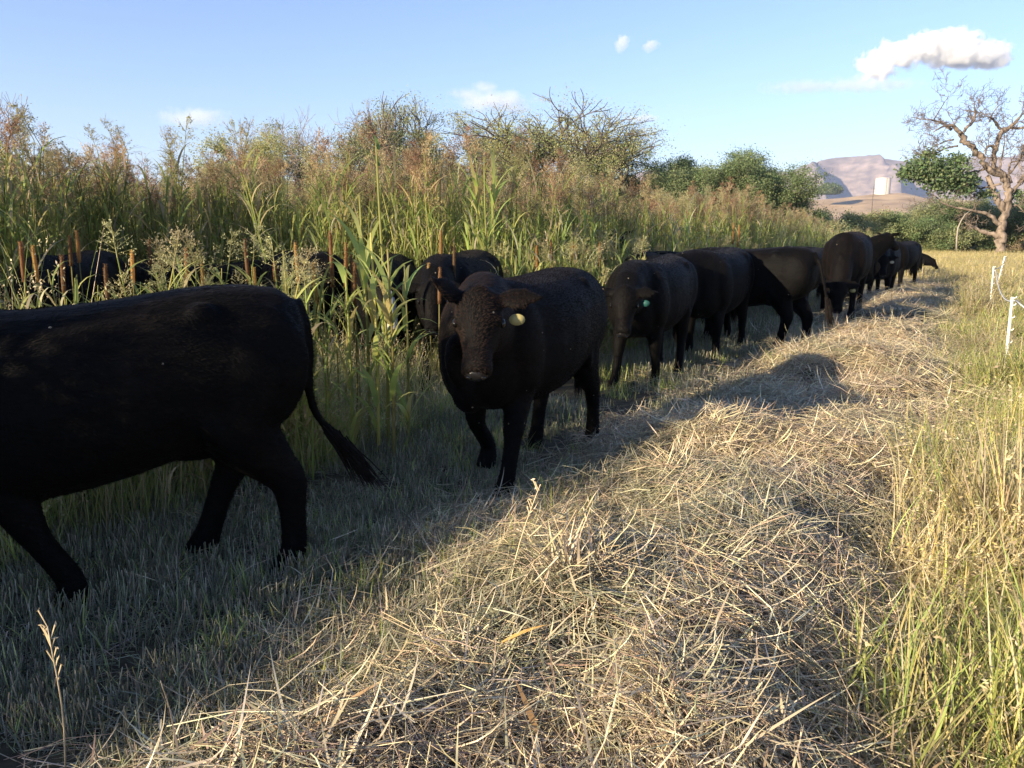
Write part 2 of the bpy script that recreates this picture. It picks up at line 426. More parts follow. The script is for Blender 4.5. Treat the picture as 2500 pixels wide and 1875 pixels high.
GREENS = dict(olive=[(.32, .34, .16), (.38, .38, .19), (.25, .28, .13)], dark=[(.13, .18, .08), (.17, .22, .10), (.23, .26, .12)],
              yellow=[(.38, .38, .16), (.30, .34, .14), (.42, .38, .18)], brown=[(.33, .24, .14), (.40, .30, .18), (.24, .22, .10)],
              grey=[(.24, .25, .15), (.29, .29, .19), (.18, .21, .11)])
def tree(name, cat, label, X, Ytop, D, width, seed, pal='olive', leaf=1.0, maxd=5, spread=.6, up=.12, trunks=1, leafsize=.115, clump=.5, bark=None, group=None, base_z=None, gnarl=.18, h=None, pernum=34, tr=.022):
    R = random.Random(seed); top = W(X, Ytop, D)
    bz = float(ground_z(top.x, top.y)) - .1 if base_z is None else base_z
    H = (top.z - bz) if h is None else h
    segs = []; tips = []
    for k in range(trunks):
        a = R.uniform(0, 6.28); off = .0 if trunks == 1 else .25 * width * .3
        d = Vector((math.cos(a) * .35, math.sin(a) * .35, 1)).normalized() if trunks > 1 else Vector((R.uniform(-.15, .15), 0, 1)).normalized()
        grow(segs, tips, Vector((math.cos(a) * off, math.sin(a) * off, 0)), d, H * .30, H * tr, 0, maxd, R, spread, up, gnarl)
    allp = np.array([q for s, _ in segs for q in s]); tp = np.array(tips)
    zmax = tp[:, 2].max() + clump * 1.0; xm = max(1e-3, np.percentile(np.abs(tp[:, 0] - np.median(tp[:, 0])), 95)); cx = np.median(tp[:, 0])
    fz = H / zmax; fx = (width / 2) / xm
    fx = min(max(fx, .3 * fz), 3 * fz)
    root = empty(name, (top.x, top.y, bz)); tag(root, label, cat, group)
    g = Geo()
    def tf(q):
        q = np.asarray(q, float); return np.stack([(q[:, 0] - cx * min(1, .6)) * fx, q[:, 1] * fx, q[:, 2] * fz], 1)
    for pts, rad in segs:
        tube(g, tf([tuple(p) for p in pts]), np.maximum(np.array(rad), H * .0010), (.3, .25, .2), sides=5, cap=False)
    link('trunk', g.mesh('trunk', bark or M_bark), root)
    if leaf > 0:
        tp = tf(tp); keep = rng.random(len(tp)) < min(1, leaf); tp = tp[keep]
        n = int(pernum * 1.7); cc = pick(GREENS[pal], len(tp), .15)
        cr = clump * rnd(.5, 1.3, len(tp))
        off = rng.normal(size=(len(tp), n, 3)) * cr[:, None, None] * np.array([.6, .6, .42])
        off[:, :, 2] -= .12 * clump
        P = (tp[:, None] + off).reshape(-1, 3)
        C = np.repeat(cc, n, 0) * rnd(.8, 1.2, len(P))[:, None]
        P[:, 2] = np.maximum(P[:, 2], .1)
        g = Geo(); quads(g, P, leafsize * rnd(.6, 1.4, len(P)), C, .55)
        link('crown', g.mesh('crown', M_leaf), root)
    return root

TG = 'trees standing beyond the crop'
tree('bare_tree', 'tree', 'bare grey tree rising over the crop at the left edge of the photo', -20, 195, 42, 3.6, 5, leaf=0, maxd=6, spread=.55, up=.3, group=TG, tr=.012)
tree('small_tree', 'tree', 'small thin tree with pale green leaves just left of the bare twiggy trees', 612, 282, 58, 5, 12, pal='yellow', leaf=.6, maxd=5, spread=.6, group=TG, tr=.012)
tree('bare_tree', 'tree', 'bare twiggy grey tree between the small pale green tree and the forked bare one', 700, 268, 60, 7, 23, leaf=.0, maxd=6, spread=.5, up=.3, group=TG, tr=.011)
tree('bare_tree', 'tree', 'bare tree with long reddish limbs spreading left of the tall olive tree', 840, 215, 57, 8, 31, leaf=.05, maxd=5, spread=.75, up=.2, group=TG, tr=.014)
tree('cottonwood_tree', 'tree', 'tall olive tree with dark forking limbs, left one of the two big leafy trees', 975, 218, 60, 8, 44, pal='olive', leaf=.25, maxd=5, spread=.55, up=.2, group=TG, bark=M_darkbark, clump=.75, trunks=3, pernum=30, tr=.035)
tree('cottonwood_tree', 'tree', 'narrow yellowish tree between the two big leafy trees', 1180, 258, 62, 3.8, 52, pal='yellow', leaf=.5, maxd=5, spread=.4, up=.25, group=TG, clump=.5, pernum=22, tr=.02)
tree('cottonwood_tree', 'tree', 'broad rounded yellow-green tree with dark limbs, right one of the two big leafy trees', 1385, 222, 60, 11, 68, pal='yellow', leaf=.3, maxd=5, spread=.58, up=.14, group=TG, bark=M_darkbark, clump=.85, trunks=3, pernum=34, tr=.04)
tree('leaning_tree', 'tree', 'dark green tree leaning out low to the right of the broad yellow-green tree', 1530, 325, 61, 6, 71, pal='dark', leaf=.6, maxd=5, spread=.75, up=.0, group=TG, bark=M_darkbark, clump=.5, pernum=26)
tree('elm_tree', 'tree', 'dense dark green bushy tree standing left of the mountain', 1775, 336, 58, 10, 83, pal='dark', leaf=.7, maxd=5, spread=.8, up=.05, trunks=5, group=TG, bark=M_darkbark, clump=.6, pernum=34)
tree('elm_tree', 'tree', 'dark green thin-topped tree on the left shoulder of the dense bushy tree', 1680, 365, 60, 6, 87, pal='dark', leaf=.9, maxd=5, spread=.7, up=.15, trunks=2, group=TG, bark=M_darkbark, clump=.5, pernum=26)
tree('elm_tree', 'tree', 'dark green lower tree on the right flank of the dense bushy tree', 1890, 400, 57, 5.5, 91, pal='dark', leaf=.7, maxd=5, spread=.8, up=.0, trunks=4, group=TG, bark=M_darkbark, clump=.55, pernum=30)
tree('juniper_tree', 'tree', 'small round dark tree on the hill left of the white tank', 2025, 446, 640, 13, 97, pal='dark', leaf=1, maxd=4, spread=1.0, up=.0, trunks=4, bark=M_darkbark, clump=2.4, leafsize=1.2, base_z=35, pernum=60)

# scrub between and beyond the trees
SC = [(560, 350, 62, 6, 'brown'), (760, 385, 62, 6, 'olive'), (880, 390, 63, 6, 'brown'), (1090, 385, 62, 6, 'olive'), (1250, 395, 63, 6, 'brown'), (1480, 420, 62, 6, 'dark'), (1590, 415, 64, 7, 'dark'),
      (1985, 500, 60, 4.5, 'olive'), (2060, 508, 66, 6, 'brown'), (2110, 505, 63, 5, 'olive'), (2170, 502, 68, 6, 'brown'), (2215, 508, 64, 5, 'dark'), (2255, 495, 66, 6, 'olive'),
      (2300, 470, 67, 5.5, 'grey'), (2345, 475, 64, 5, 'dark'), (2395, 470, 66, 6, 'olive'), (2490, 470, 64, 6, 'dark'), (2560, 480, 66, 7, 'olive'), (2035, 560, 50, 4.5, 'grey'), (2560, 545, 62, 5, 'brown')]
SL = ['low brown shrub left of the small pale green tree', 'olive shrub under the forked bare tree', 'brown shrub at the foot of the tall olive tree', 'olive shrub right of the tall olive tree',
      'brown shrub left of the broad yellow-green tree', 'dark green shrub under the leaning tree', 'dark shrub between the leaning tree and the dense bushy tree',
      'olive shrub at the right foot of the dense bushy tree', 'brown shrub below the tan hill, left of the pole', 'dark green shrub straight below the utility pole', 'brown shrub straight below the white tank',
      'dark green shrub right of the one below the tank', 'olive shrub behind the farthest cattle', 'grey-green shrub left of the pale sapling', 'dark shrub behind the pale sapling', 'olive shrub behind the gnarled dead tree',
      'dark shrub behind the trunk of the gnarled tree', 'olive shrub at the right edge beyond the gnarled tree', 'grey-green low bush above the farthest group of cattle', 'brown low bush right of the foot of the gnarled tree']
for i, (X, Y, D, wd, pal) in enumerate(SC):
    tree('shrub', 'shrub', SL[i], X, Y, D, wd, 200 + i, pal=pal, leaf=(.5 if pal in ('brown', 'grey') else .8), maxd=4, spread=(.7 if i % 2 else 1.0), up=.05, trunks=5, group='shrubs along the far edge of the field', bark=(M_bark if i % 2 else M_darkbark), clump=.45, leafsize=.13, pernum=34, tr=.012)

# gnarled dead cottonwood, limbs laid out from its trunk upward
TD = 56.0
def z2(p): return W(2100 + p[0] / 3.77, 200 + p[1] / 3.77, TD)
KU = .4096 / 3.77 / F * TD
base = z2((1300, 1640)); base.z = 0
dt = empty('gnarled_tree', (base.x, base.y, 0)); tag(dt, 'gnarled half-dead tree with twisted pale limbs at the right edge', 'tree')
LIMBS = [[(1300, 1680, 46), (1290, 1560, 44), (1285, 1450, 44), (1310, 1300, 38), (1340, 1150, 33), (1360, 1030, 33), (1345, 930, 34), (1320, 880, 30)],
 [(1320, 880, 30), (1215, 830, 28), (1130, 760, 26), (1070, 670, 28), (1010, 610, 26), (930, 560, 24), (880, 500, 20), (840, 440, 18), (780, 415, 14), (690, 425, 9), (600, 480, 5)],
 [(930, 560, 18), (945, 480, 15), (990, 410, 13), (1050, 370, 11), (1060, 290, 7), (1060, 190, 3)],
 [(840, 440, 14), (760, 380, 10), (680, 350, 8), (600, 345, 5), (480, 320, 3)], [(680, 350, 6), (670, 270, 5), (675, 170, 2)],
 [(900, 590, 9), (820, 600, 7), (740, 640, 6), (660, 690, 5), (560, 700, 3)], [(860, 530, 8), (780, 545, 6), (700, 585, 4)],
 [(1330, 880, 28), (1215, 780, 24), (1220, 650, 22), (1240, 560, 22), (1270, 470, 22), (1330, 430, 16), (1390, 360, 12), (1420, 320, 8), (1500, 290, 4)],
 [(1330, 430, 13), (1430, 430, 11), (1510, 425, 9), (1600, 470, 6), (1680, 450, 3)], [(1290, 430, 13), (1210, 390, 12), (1150, 350, 9), (1060, 345, 5)], [(1190, 370, 8), (1210, 300, 6), (1260, 220, 3)],
 [(1240, 650, 15), (1200, 600, 14), (1130, 600, 12), (1085, 640, 10), (1060, 680, 7)], [(1330, 1200, 30), (1290, 1100, 34), (1250, 980, 30), (1200, 860, 22)],
 [(1360, 1030, 20), (1410, 990, 16), (1450, 930, 12), (1520, 850, 8), (1600, 800, 5)], [(1390, 930, 14), (1350, 830, 10), (1340, 750, 8), (1390, 740, 6), (1400, 810, 4)],
 [(1390, 1150, 12), (1450, 1130, 9), (1520, 1190, 6), (1600, 1230, 4)], [(1295, 1310, 24), (1200, 1230, 18), (1100, 1190, 14), (900, 1160, 9), (780, 1110, 7), (700, 1030, 5), (620, 1080, 3)],
 [(1270, 1430, 26), (1180, 1380, 22), (1080, 1350, 16), (1000, 1290, 8)], [(1270, 830, 12), (1290, 700, 8), (1300, 580, 5), (1290, 500, 2)], [(1340, 880, 12), (1400, 760, 8), (1390, 640, 5), (1400, 570, 2)],
 [(1300, 940, 12), (1180, 970, 9), (1070, 970, 7), (990, 1030, 4)], [(1450, 930, 9), (1500, 760, 6), (1580, 680, 3)], [(1150, 800, 12), (1060, 830, 8), (1000, 860, 4)]]
g = Geo(); RR = random.Random(4); tw_tips = []
for li, lb in enumerate(LIMBS):
    dz = RR.uniform(-1.5, 1.5) if li else 0; n = len(lb); pts = []; rad = []
    for k, (a, b, r) in enumerate(lb):
        q = z2((a, b)) - base; f = k / (n - 1)
        q.y += dz * f * 1.3; pts.append(np.array(q)); rad.append(r * KU * .92)
    # resample with gnarl
    pts = np.array(pts); rad = np.array(rad); m = (n - 1) * 4 + 1; tt = np.linspace(0, n - 1, m)
    fp = np.stack([np.interp(tt, np.arange(n), pts[:, c]) for c in range(3)], 1); fr = np.interp(tt, np.arange(n), rad)
    kern = np.array([.25, .5, .25])
    for c in range(3): fp[1:-1, c] = np.convolve(fp[:, c], kern, 'same')[1:-1]
    fp[1:-1] += rng.normal(size=(m - 2, 3)) * fr[1:-1, None] * .35; fr = fr * rnd(.85, 1.15, m)
    tube(g, fp, fr, (.3, .25, .2), sides=8)
    for k in range(m // 3, m):
        if fr[k] < .13 and RR.random() < .62:
            segs = []; tips = []
            d = Vector(fp[k] - fp[max(0, k - 1)]).normalized(); d = (d + Vector((RR.gauss(0, .7), RR.gauss(0, .7), RR.gauss(.3, .6)))).normalized()
            grow(segs, tips, Vector(fp[k]), d, RR.uniform(.35, .9), max(.012, fr[k] * .35), 1, 4, RR, .7, .1, .25, (2, 2))
            for sp, sr in segs: tube(g, [tuple(p) for p in sp], np.maximum(sr, .011), (.3, .25, .2), sides=3, cap=False)
link('trunk', g.mesh('trunk', mat_noise('weathered_bark', (.06, .045, .036), (.27, .21, .165), 4, .9, 8, 1, stretch=(1, 1, .35), bdist=.08)), dt)
CL = [(440, 810, 45), (420, 850, 40), (700, 940, 60), (1010, 950, 50), (470, 830, 60), (530, 780, 75), (610, 730, 75), (640, 800, 90), (700, 860, 85), (740, 770, 70), (800, 850, 85), (870, 760, 70), (880, 880, 80), (900, 960, 70), (960, 900, 55), (1040, 900, 45), (960, 990, 45), (620, 880, 60), (540, 860, 50), (1170, 1030, 40), (1480, 1040, 50), (630, 670, 40), (890, 720, 40), (790, 960, 60)]
P = []; C = []
for a, b, r in CL:
    q = np.array(z2((a, b)) - base); n = int(r * 5); rr = r * KU * 1.2
    P.append(q + rng.normal(size=(n, 3)) * rr * np.array([.62, .9, .5]) + np.array([0, RR.uniform(-.4, .4), 0])); C.append(pick([(.10, .15, .07), (.14, .20, .09), (.19, .23, .11)], n, .25))
g = Geo(); P = np.concatenate(P); quads(g, P, .2 * rnd(.6, 1.4, len(P)), np.concatenate(C), .7); link('crown', g.mesh('crown', M_leaf), dt)
# pale sapling
sp = W(2336, 600, 49); sg = empty('sapling', (sp.x, sp.y, 0)); tag(sg, 'thin pale leafless sapling standing left of the gnarled tree', 'sapling')
g = Geo(); q = [np.array(W(a, b, 49)) - np.array([sp.x, sp.y, 0]) for a, b in ((2335, 612), (2336, 580), (2339, 556), (2346, 540), (2356, 524), (2372, 512))]
tube(g, q, [.06, .055, .05, .04, .03, .015], sides=5); q2 = [np.array(W(a, b, 49)) - np.array([sp.x, sp.y, 0]) for a, b in ((2339, 556), (2338, 530), (2336, 500), (2337, 470))]
link('stem', g.mesh('stem', mat_noise('pale_bark', (.2, .17, .13), (.3, .26, .21), 4, .8)), sg)
# ------------------------------------------------------------------ cattle
def ring_loft(g, rings, sides=18, ex=2.3):
    """rings: (centre, right vector, up vector, half width, half height)"""
    a = np.arange(sides) / sides * 2 * math.pi; ca, sa = np.cos(a), np.sin(a)
    e = 2 / ex; cx = np.sign(ca) * np.abs(ca) ** e; cz = np.sign(sa) * np.abs(sa) ** e
    V = []
    for c, r, u, hw, hh in rings:
        V.append(np.array(c)[None] + np.array(r)[None] * (cx * hw)[:, None] + np.array(u)[None] * (cz * hh)[:, None])
    n = len(rings); i = (np.arange(n - 1) * sides)[:, None]; s = np.arange(sides)[None, :]; s2 = (s + 1) % sides
    Q = np.stack([i + s, i + s + sides, i + s2 + sides, i + s2], -1).reshape(-1, 4)
    V = np.concatenate(V + [np.array([rings[0][0]]), np.array([rings[-1][0]])]); m = n * sides
    T = [(m, k, (k + 1) % sides) for k in range(sides)] + [(m + 1, (n - 1) * sides + (k + 1) % sides, (n - 1) * sides + k) for k in range(sides)]
    g.add(V, Q=Q, T=T)

def ellipsoid(g, c, r, rotz=0, pitch=0):
    n, m = 14, 9; rings = []
    Rm = np.array(Matrix.Rotation(rotz, 3, 'Z') @ Matrix.Rotation(pitch, 3, 'Y'))
    for k in range(m):
        f = math.pi * (k + .3) / (m - .4); x = -math.cos(f); w = math.sin(f)
        rings.append((np.array(c) + Rm @ np.array([x * r[0], 0, 0]), Rm @ np.array([0, -1, 0]), Rm @ np.array([0, 0, 1.]), w * r[1], w * r[2]))
    ring_loft(g, rings, n, 2)

def limb(g, pts, rads, sides=12):
    """pts smooth path; rads (side, fore-aft)"""
    pts = np.array(pts, float); rads = np.array(rads, float); n = len(pts); m = (n - 1) * 4 + 1; tt = np.linspace(0, n - 1, m)
    P = np.stack([np.interp(tt, np.arange(n), pts[:, c]) for c in range(3)], 1); R = np.stack([np.interp(tt, np.arange(n), rads[:, c]) for c in range(2)], 1)
    for _ in range(2): P[1:-1] = .25 * P[:-2] + .5 * P[1:-1] + .25 * P[2:]; R[1:-1] = .25 * R[:-2] + .5 * R[1:-1] + .25 * R[2:]
    T = np.gradient(P, axis=0); T /= np.linalg.norm(T, axis=1, keepdims=True)
    rings = []
    for k in range(m):
        side = np.array([0, 1., 0]); u = np.cross(T[k], side); u /= np.linalg.norm(u) + 1e-9; s = np.cross(u, T[k])
        rings.append((P[k], s, u, R[k, 0], R[k, 1]))
    ring_loft(g, rings, sides, 2.1)

def cow_body(pose, voxel=.018):
    """pose: head=(x,y,z) of poll, yaw, pitch (nose down), legs=[fl,fr,hl,hr] foot fore-aft offsets, lift, tail path, scale, ears"""
    g = Geo(); k = pose
    S = [(-.82, 1.16, .90, .09), (-.79, 1.25, .80, .18), (-.72, 1.305, .70, .235), (-.58, 1.325, .645, .275), (-.44, 1.325, .62, .295), (-.28, 1.31, .585, .315), (-.10, 1.295, .545, .345), (.08, 1.285, .52, .355), (.26, 1.285, .51, .34), (.42, 1.295, .515, .305), (.56, 1.305, .52, .27), (.68, 1.28, .54, .24), (.78, 1.22, .58, .20), (.87, 1.11, .66, .13)]
    sd = k.get('sway', 0); fat = k.get('fat', 1)
    ring_loft(g, [((x, 0, (a + b) / 2 - sd * max(0, x + .3)), (0, -1, 0), (0, 0, 1), w * fat, (a - b) / 2) for x, a, b, w in S], 22, 2.45)
    for s in (-1, 1):
        ellipsoid(g, (.50, s * .21, .90), (.20, .115, .31), pitch=.25); ellipsoid(g, (-.56, s * .175, .96), (.25, .125, .31), pitch=-.35)
        ellipsoid(g, (-.38, s * .215, 1.20), (.075, .055, .07)); ellipsoid(g, (-.36, s * .235, .80), (.07, .06, .20), pitch=.5)
        for rb in range(4): ellipsoid(g, (-.08 + rb * .09, s * .318, .88), (.02, .034, .20), pitch=-.15)
        ellipsoid(g, (.40, s * .20, 1.02), (.09, .09, .22), pitch=.35); ellipsoid(g, (-.76, s * .075, 1.13), (.06, .05, .07)); ellipsoid(g, (.60, s * .13, .74), (.15, .09, .15))
    ellipsoid(g, (.56, 0, 1.22), (.16, .09, .09)); ellipsoid(g, (.78, 0, .70), (.13, .11, .17)); ellipsoid(g, (.92, 0, .86), (.10, .05, .16), pitch=.3); ellipsoid(g, (-.33, 0, .62), (.18, .14, .07))
    lg = k.get('legs', (0, 0, 0, 0)); lift = k.get('lift', (0, 0, 0, 0))
    for i, s in ((0, 1), (1, -1)):
        d = lg[i]; z = lift[i]; y = s * .17; bend = z * 1.2
        limb(g, [(.54, y, 1.0), (.50, y, .82), (.45 + d * .12, y, .66), (.47 + d * .5 + bend, y, .40 + z * .4), (.465 + d * .6 + bend, y, .32 + z * .6), (.46 + d * .92, y, .14 + z), (.50 + d + z * -.1, y, .06 + z), (.525 + d, y, -.01 + z)],
             [(.12, .21), (.11, .17), (.085, .115), (.062, .07), (.047, .052), (.046, .054), (.056, .066), (.062, .08)])
    for i, s in ((2, 1), (3, -1)):
        d = lg[i]; z = lift[i]; y = s * .16
        limb(g, [(-.52, y, 1.08), (-.50, y, .90), (-.48 + d * .2, y * 1.05, .70), (-.60 + d * .45, y, .52 + z * .3), (-.645 + d * .6, y, .44 + z * .6), (-.63 + d * .8, y, .30 + z), (-.615 + d * .97, y, .14 + z), (-.59 + d, y, .06 + z), (-.555 + d, y, -.01 + z)],
             [(.12, .25), (.135, .24), (.11, .17), (.07, .10), (.055, .085), (.043, .06), (.046, .058), (.056, .066), (.062, .08)])
    # neck
    h = np.array(k.get('head', (1.22, 0, 1.33)), float); yaw = k.get('yaw', 0); pit = k.get('pitch', .9)
    fw = np.array([math.cos(yaw) * math.cos(pit), math.sin(yaw) * math.cos(pit), -math.sin(pit)]); rt = np.array([math.sin(yaw), -math.cos(yaw), 0]); upv = np.cross(rt, fw)
    n0 = np.array([.58, 0, .98]); n1 = h - upv * .09 + fw * .06; dn = n1 - n0
    rings = []
    for f, hw, hh in ((-.25, .20, .31), (0, .215, .33), (.25, .19, .29), (.5, .155, .245), (.75, .148, .22), (1.0, .125, .17), (1.12, .09, .13)):
        c = n0 + dn * f + np.array([0, 0, .05]) * math.sin(max(0, min(1, f)) * math.pi)
        t = dn / np.linalg.norm(dn); s = np.cross(t, [0, 0, 1.]); s /= np.linalg.norm(s); u = np.cross(s, t)
        rings.append((c, s, u, hw, hh))
    ring_loft(g, rings, 18, 2.2)
    # head
    HS = [(-.04, .07, .06, -.07), (0, .115, .10, -.07), (.06, .132, .125, -.085), (.13, .135, .138, -.10), (.19, .122, .135, -.11), (.26, .10, .118, -.115), (.33, .083, .10, -.115), (.39, .082, .092, -.115), (.44, .09, .088, -.112), (.475, .086, .078, -.11), (.495, .06, .055, -.11)]
    hs = .88
    ring_loft(g, [(h + fw * a * hs + upv * (o + .03) * hs, rt, upv, w * hs, hh * hs) for a, w, hh, o in HS], 18, 2.3)
    for s in (-1, 1):
        ellipsoid_dir(g, h + fw * .136 + upv * -.018 + rt * s * .10, fw, rt, upv, (.04, .027, .028))   # brow
        ellipsoid_dir(g, h + fw * .414 + upv * -.048 + rt * s * .04, fw, rt, upv, (.03, .03, .025))     # nostril wing
        ellipsoid_dir(g, h + fw * .176 + upv * -.132 + rt * s * .066, fw, rt, upv, (.10, .032, .055))      # jaw
        # ear: leaf shaped, cupped
        er = k.get('ear', (.15, .15))[0 if s > 0 else 1]; e0 = h + fw * .026 + upv * -.01 + rt * s * .088
        ed = rt * s * .9 + upv * er * 1.2 - fw * .12 + np.array([0, 0, -.12]); ed /= np.linalg.norm(ed)
        en = np.cross(ed, fw); en /= np.linalg.norm(en); ew = np.cross(en, ed)
        rings = [(e0 + ed * f * .23, ew, en, wd, .010 + .012 * (1 - f)) for f, wd in ((-.15, .03), (0, .036), (.2, .052), (.42, .075), (.65, .064), (.85, .034), (1.05, .010))]
        ring_loft(g, rings, 12, 2)
    # poll tuft
    ellipsoid_dir(g, h + fw * .02 + upv * .038, fw, rt, upv, (.06, .06, .03))
    # tail
    tp = np.array(k.get('tail', [(-.79, 0, 1.24), (-.86, 0, 1.16), (-.885, 0, 1.0), (-.885, 0, .8), (-.87, 0, .6)]), float)
    n = len(tp); m = (n - 1) * 5 + 1; tt = np.linspace(0, n - 1, m); tp = np.stack([np.interp(tt, np.arange(n), tp[:, c]) for c in range(3)], 1)
    for _ in range(3): tp[1:-1] = .25 * tp[:-2] + .5 * tp[1:-1] + .25 * tp[2:]
    tube(g, tp, np.interp(np.linspace(0, 1, m), [0, .15, 1], [.045, .028, .018]), sides=10)
    V = np.concatenate(g.V); me = mesh_np('tmp', V, [np.concatenate(g.Q), np.concatenate(g.T)])
    o = bpy.data.objects.new('tmp', me); scene.collection.objects.link(o)
    r = o.modifiers.new('r', 'REMESH'); r.mode = 'VOXEL'; r.voxel_size = voxel; r.use_smooth_shade = True
    s_ = o.modifiers.new('s', 'SMOOTH'); s_.factor = .5; s_.iterations = 5
    dg = bpy.context.evaluated_depsgraph_get(); me2 = bpy.data.meshes.new_from_object(o.evaluated_get(dg))
    bpy.data.objects.remove(o); bpy.data.meshes.remove(me)
    me2.name = 'cow_body'
    info = dict(head=h, fw=fw, rt=rt, up=upv, tail=tp)
    return me2, info

def ellipsoid_dir(g, c, fw, rt, up, r):
    rings = []
    for k in range(7):
        f = math.pi * (k + .35) / 6.7; rings.append((c + fw * (-math.cos(f) * r[0]), rt, up, math.sin(f) * r[1], math.sin(f) * r[2]))
    ring_loft(g, rings, 10, 2)

def coat(me, info, n, length=.022, seed=1, sunlit_bleach=None, pal=((.0025, .0024, .0025), (.004, .0035, .0033), (.0075, .006, .0052))):
    R = np.random.default_rng(seed)
    me.calc_loop_triangles(); nt_ = len(me.loop_triangles)
    tri = np.zeros(nt_ * 3, dtype=np.int32); me.loop_triangles.foreach_get('vertices', tri); tri = tri.reshape(-1, 3)
    co = np.zeros(len(me.vertices) * 3, dtype=np.float32); me.vertices.foreach_get('co', co); co = co.reshape(-1, 3).astype(float)
    nm = np.zeros(len(me.vertices) * 3, dtype=np.float32); me.vertices.foreach_get('normal', nm); nm = nm.reshape(-1, 3).astype(float)
    A = co[tri]; ar = np.linalg.norm(np.cross(A[:, 1] - A[:, 0], A[:, 2] - A[:, 0]), axis=1); p = ar / ar.sum()
    t = R.choice(nt_, n, p=p); b = R.dirichlet((1, 1, 1), n)
    P = (A[t] * b[:, :, None]).sum(1); N = (nm[tri[t]] * b[:, :, None]).sum(1); N /= np.linalg.norm(N, axis=1, keepdims=True)
    keep = P[:, 2] > .06; P = P[keep]; N = N[keep]; n = len(P)
    fl = np.array([-1, 0, -.55]) + R.normal(size=(n, 3)) * .25
    # whorl variation in clumps
    fl += (np.stack([vnoise(P[:, 0] * 9 + 5, P[:, 2] * 9 + P[:, 1] * 7) - .5, vnoise(P[:, 0] * 9 + 50, P[:, 2] * 9 + P[:, 1] * 7) - .5, vnoise(P[:, 0] * 9, P[:, 2] * 9 + 30) - .5], 1)) * 1.6
    fl -= N * (fl * N).sum(1, keepdims=True); fl /= np.linalg.norm(fl, axis=1, keepdims=True) + 1e-6
    L = length * R.uniform(.5, 1.4, n)[:, None]
    d = fl * .88 + N * .38; side = np.cross(fl, N) * .0016
    V = np.stack([P - side, P + side, P + d * L], 1).reshape(-1, 3)
    c = np.array(pal)[R.integers(0, len(pal), n)] * R.uniform(.7, 1.3, (n, 1))
    if sunlit_bleach: c = c + np.array(sunlit_bleach)[None] * (sm(.1, .5, P[:, 0]) * sm(.55, .95, P[:, 2]) * R.uniform(.5, 1.3, n))[:, None]  # reddish bleached hair that also paints a sunlit look onto the upper forequarters
    return mesh_np('coat', V, np.arange(n * 3).reshape(-1, 3), np.repeat(c, 3, 0), False, M_hair)

def mat_cow():
    m, t, b = principled('black_hide')
    tc = t.nodes.new('ShaderNodeTexCoord')
    n = t.nodes.new('ShaderNodeTexNoise'); n.inputs['Scale'].default_value = 3.5; n.inputs['Detail'].default_value = 5; t.links.new(tc.outputs['Object'], n.inputs['Vector'])
    r = t.nodes.new('ShaderNodeValToRGB'); r.color_ramp.elements[0].position = .35; r.color_ramp.elements[1].position = .75
    r.color_ramp.elements[0].color = (.0016, .0016, .0018, 1); r.color_ramp.elements[1].color = (.0042, .0033, .003, 1); t.links.new(n.outputs[0], r.inputs[0])
    v = t.nodes.new('ShaderNodeTexVoronoi'); v.inputs['Scale'].default_value = 13; t.links.new(tc.outputs['Object'], v.inputs['Vector'])
    lt = t.nodes.new('ShaderNodeMath'); lt.operation = 'LESS_THAN'; lt.inputs[1].default_value = .075; t.links.new(v.outputs['Distance'], lt.inputs[0])
    sp = t.nodes.new('ShaderNodeSeparateColor'); t.links.new(v.outputs['Color'], sp.inputs[0])
    l2 = t.nodes.new('ShaderNodeMath'); l2.operation = 'LESS_THAN'; l2.inputs[1].default_value = .22; t.links.new(sp.outputs[0], l2.inputs[0])
    mu = t.nodes.new('ShaderNodeMath'); mu.operation = 'MULTIPLY'; t.links.new(lt.outputs[0], mu.inputs[0]); t.links.new(l2.outputs[0], mu.inputs[1])
    mx = t.nodes.new('ShaderNodeMix'); mx.data_type = 'RGBA'; t.links.new(mu.outputs[0], mx.inputs[0]); t.links.new(r.outputs[0], mx.inputs[6]); mx.inputs[7].default_value = (.30, .26, .19, 1)
    dn = t.nodes.new('ShaderNodeTexNoise'); dn.inputs['Scale'].default_value = 7; dn.inputs['Detail'].default_value = 6; t.links.new(tc.outputs['Object'], dn.inputs['Vector'])
    dr = t.nodes.new('ShaderNodeMapRange'); dr.inputs['From Min'].default_value = .58; dr.inputs['From Max'].default_value = .75; dr.inputs['To Max'].default_value = .7; t.links.new(dn.outputs[0], dr.inputs['Value'])
    m2 = t.nodes.new('ShaderNodeMix'); m2.data_type = 'RGBA'; t.links.new(dr.outputs[0], m2.inputs[0]); t.links.new(mx.outputs[2], m2.inputs[6]); m2.inputs[7].default_value = (.008, .0064, .0055, 1)
    t.links.new(m2.outputs[2], b.inputs['Base Color'])
    b.inputs['Roughness'].default_value = .62; b.inputs['Specular IOR Level'].default_value = .06
    b.inputs['Sheen Weight'].default_value = .015; b.inputs['Sheen Roughness'].default_value = .45; b.inputs['Sheen Tint'].default_value = (.9, .75, .62, 1)
    n2 = t.nodes.new('ShaderNodeTexNoise'); n2.inputs['Scale'].default_value = 60; n2.inputs['Detail'].default_value = 4
    mp = t.nodes.new('ShaderNodeMapping'); mp.inputs['Scale'].default_value = (.35, 1, 1); t.links.new(tc.outputs['Object'], mp.inputs[0]); t.links.new(mp.outputs[0], n2.inputs['Vector'])
    bp = t.nodes.new('ShaderNodeBump'); bp.inputs['Strength'].default_value = .5; bp.inputs['Distance'].default_value = .012
    t.links.new(n2.outputs[0], bp.inputs['Height']); t.links.new(bp.outputs[0], b.inputs['Normal'])
    return m
M_cow = mat_cow()
M_hair = mat_plant('hair', .0, .6, .05, 0)
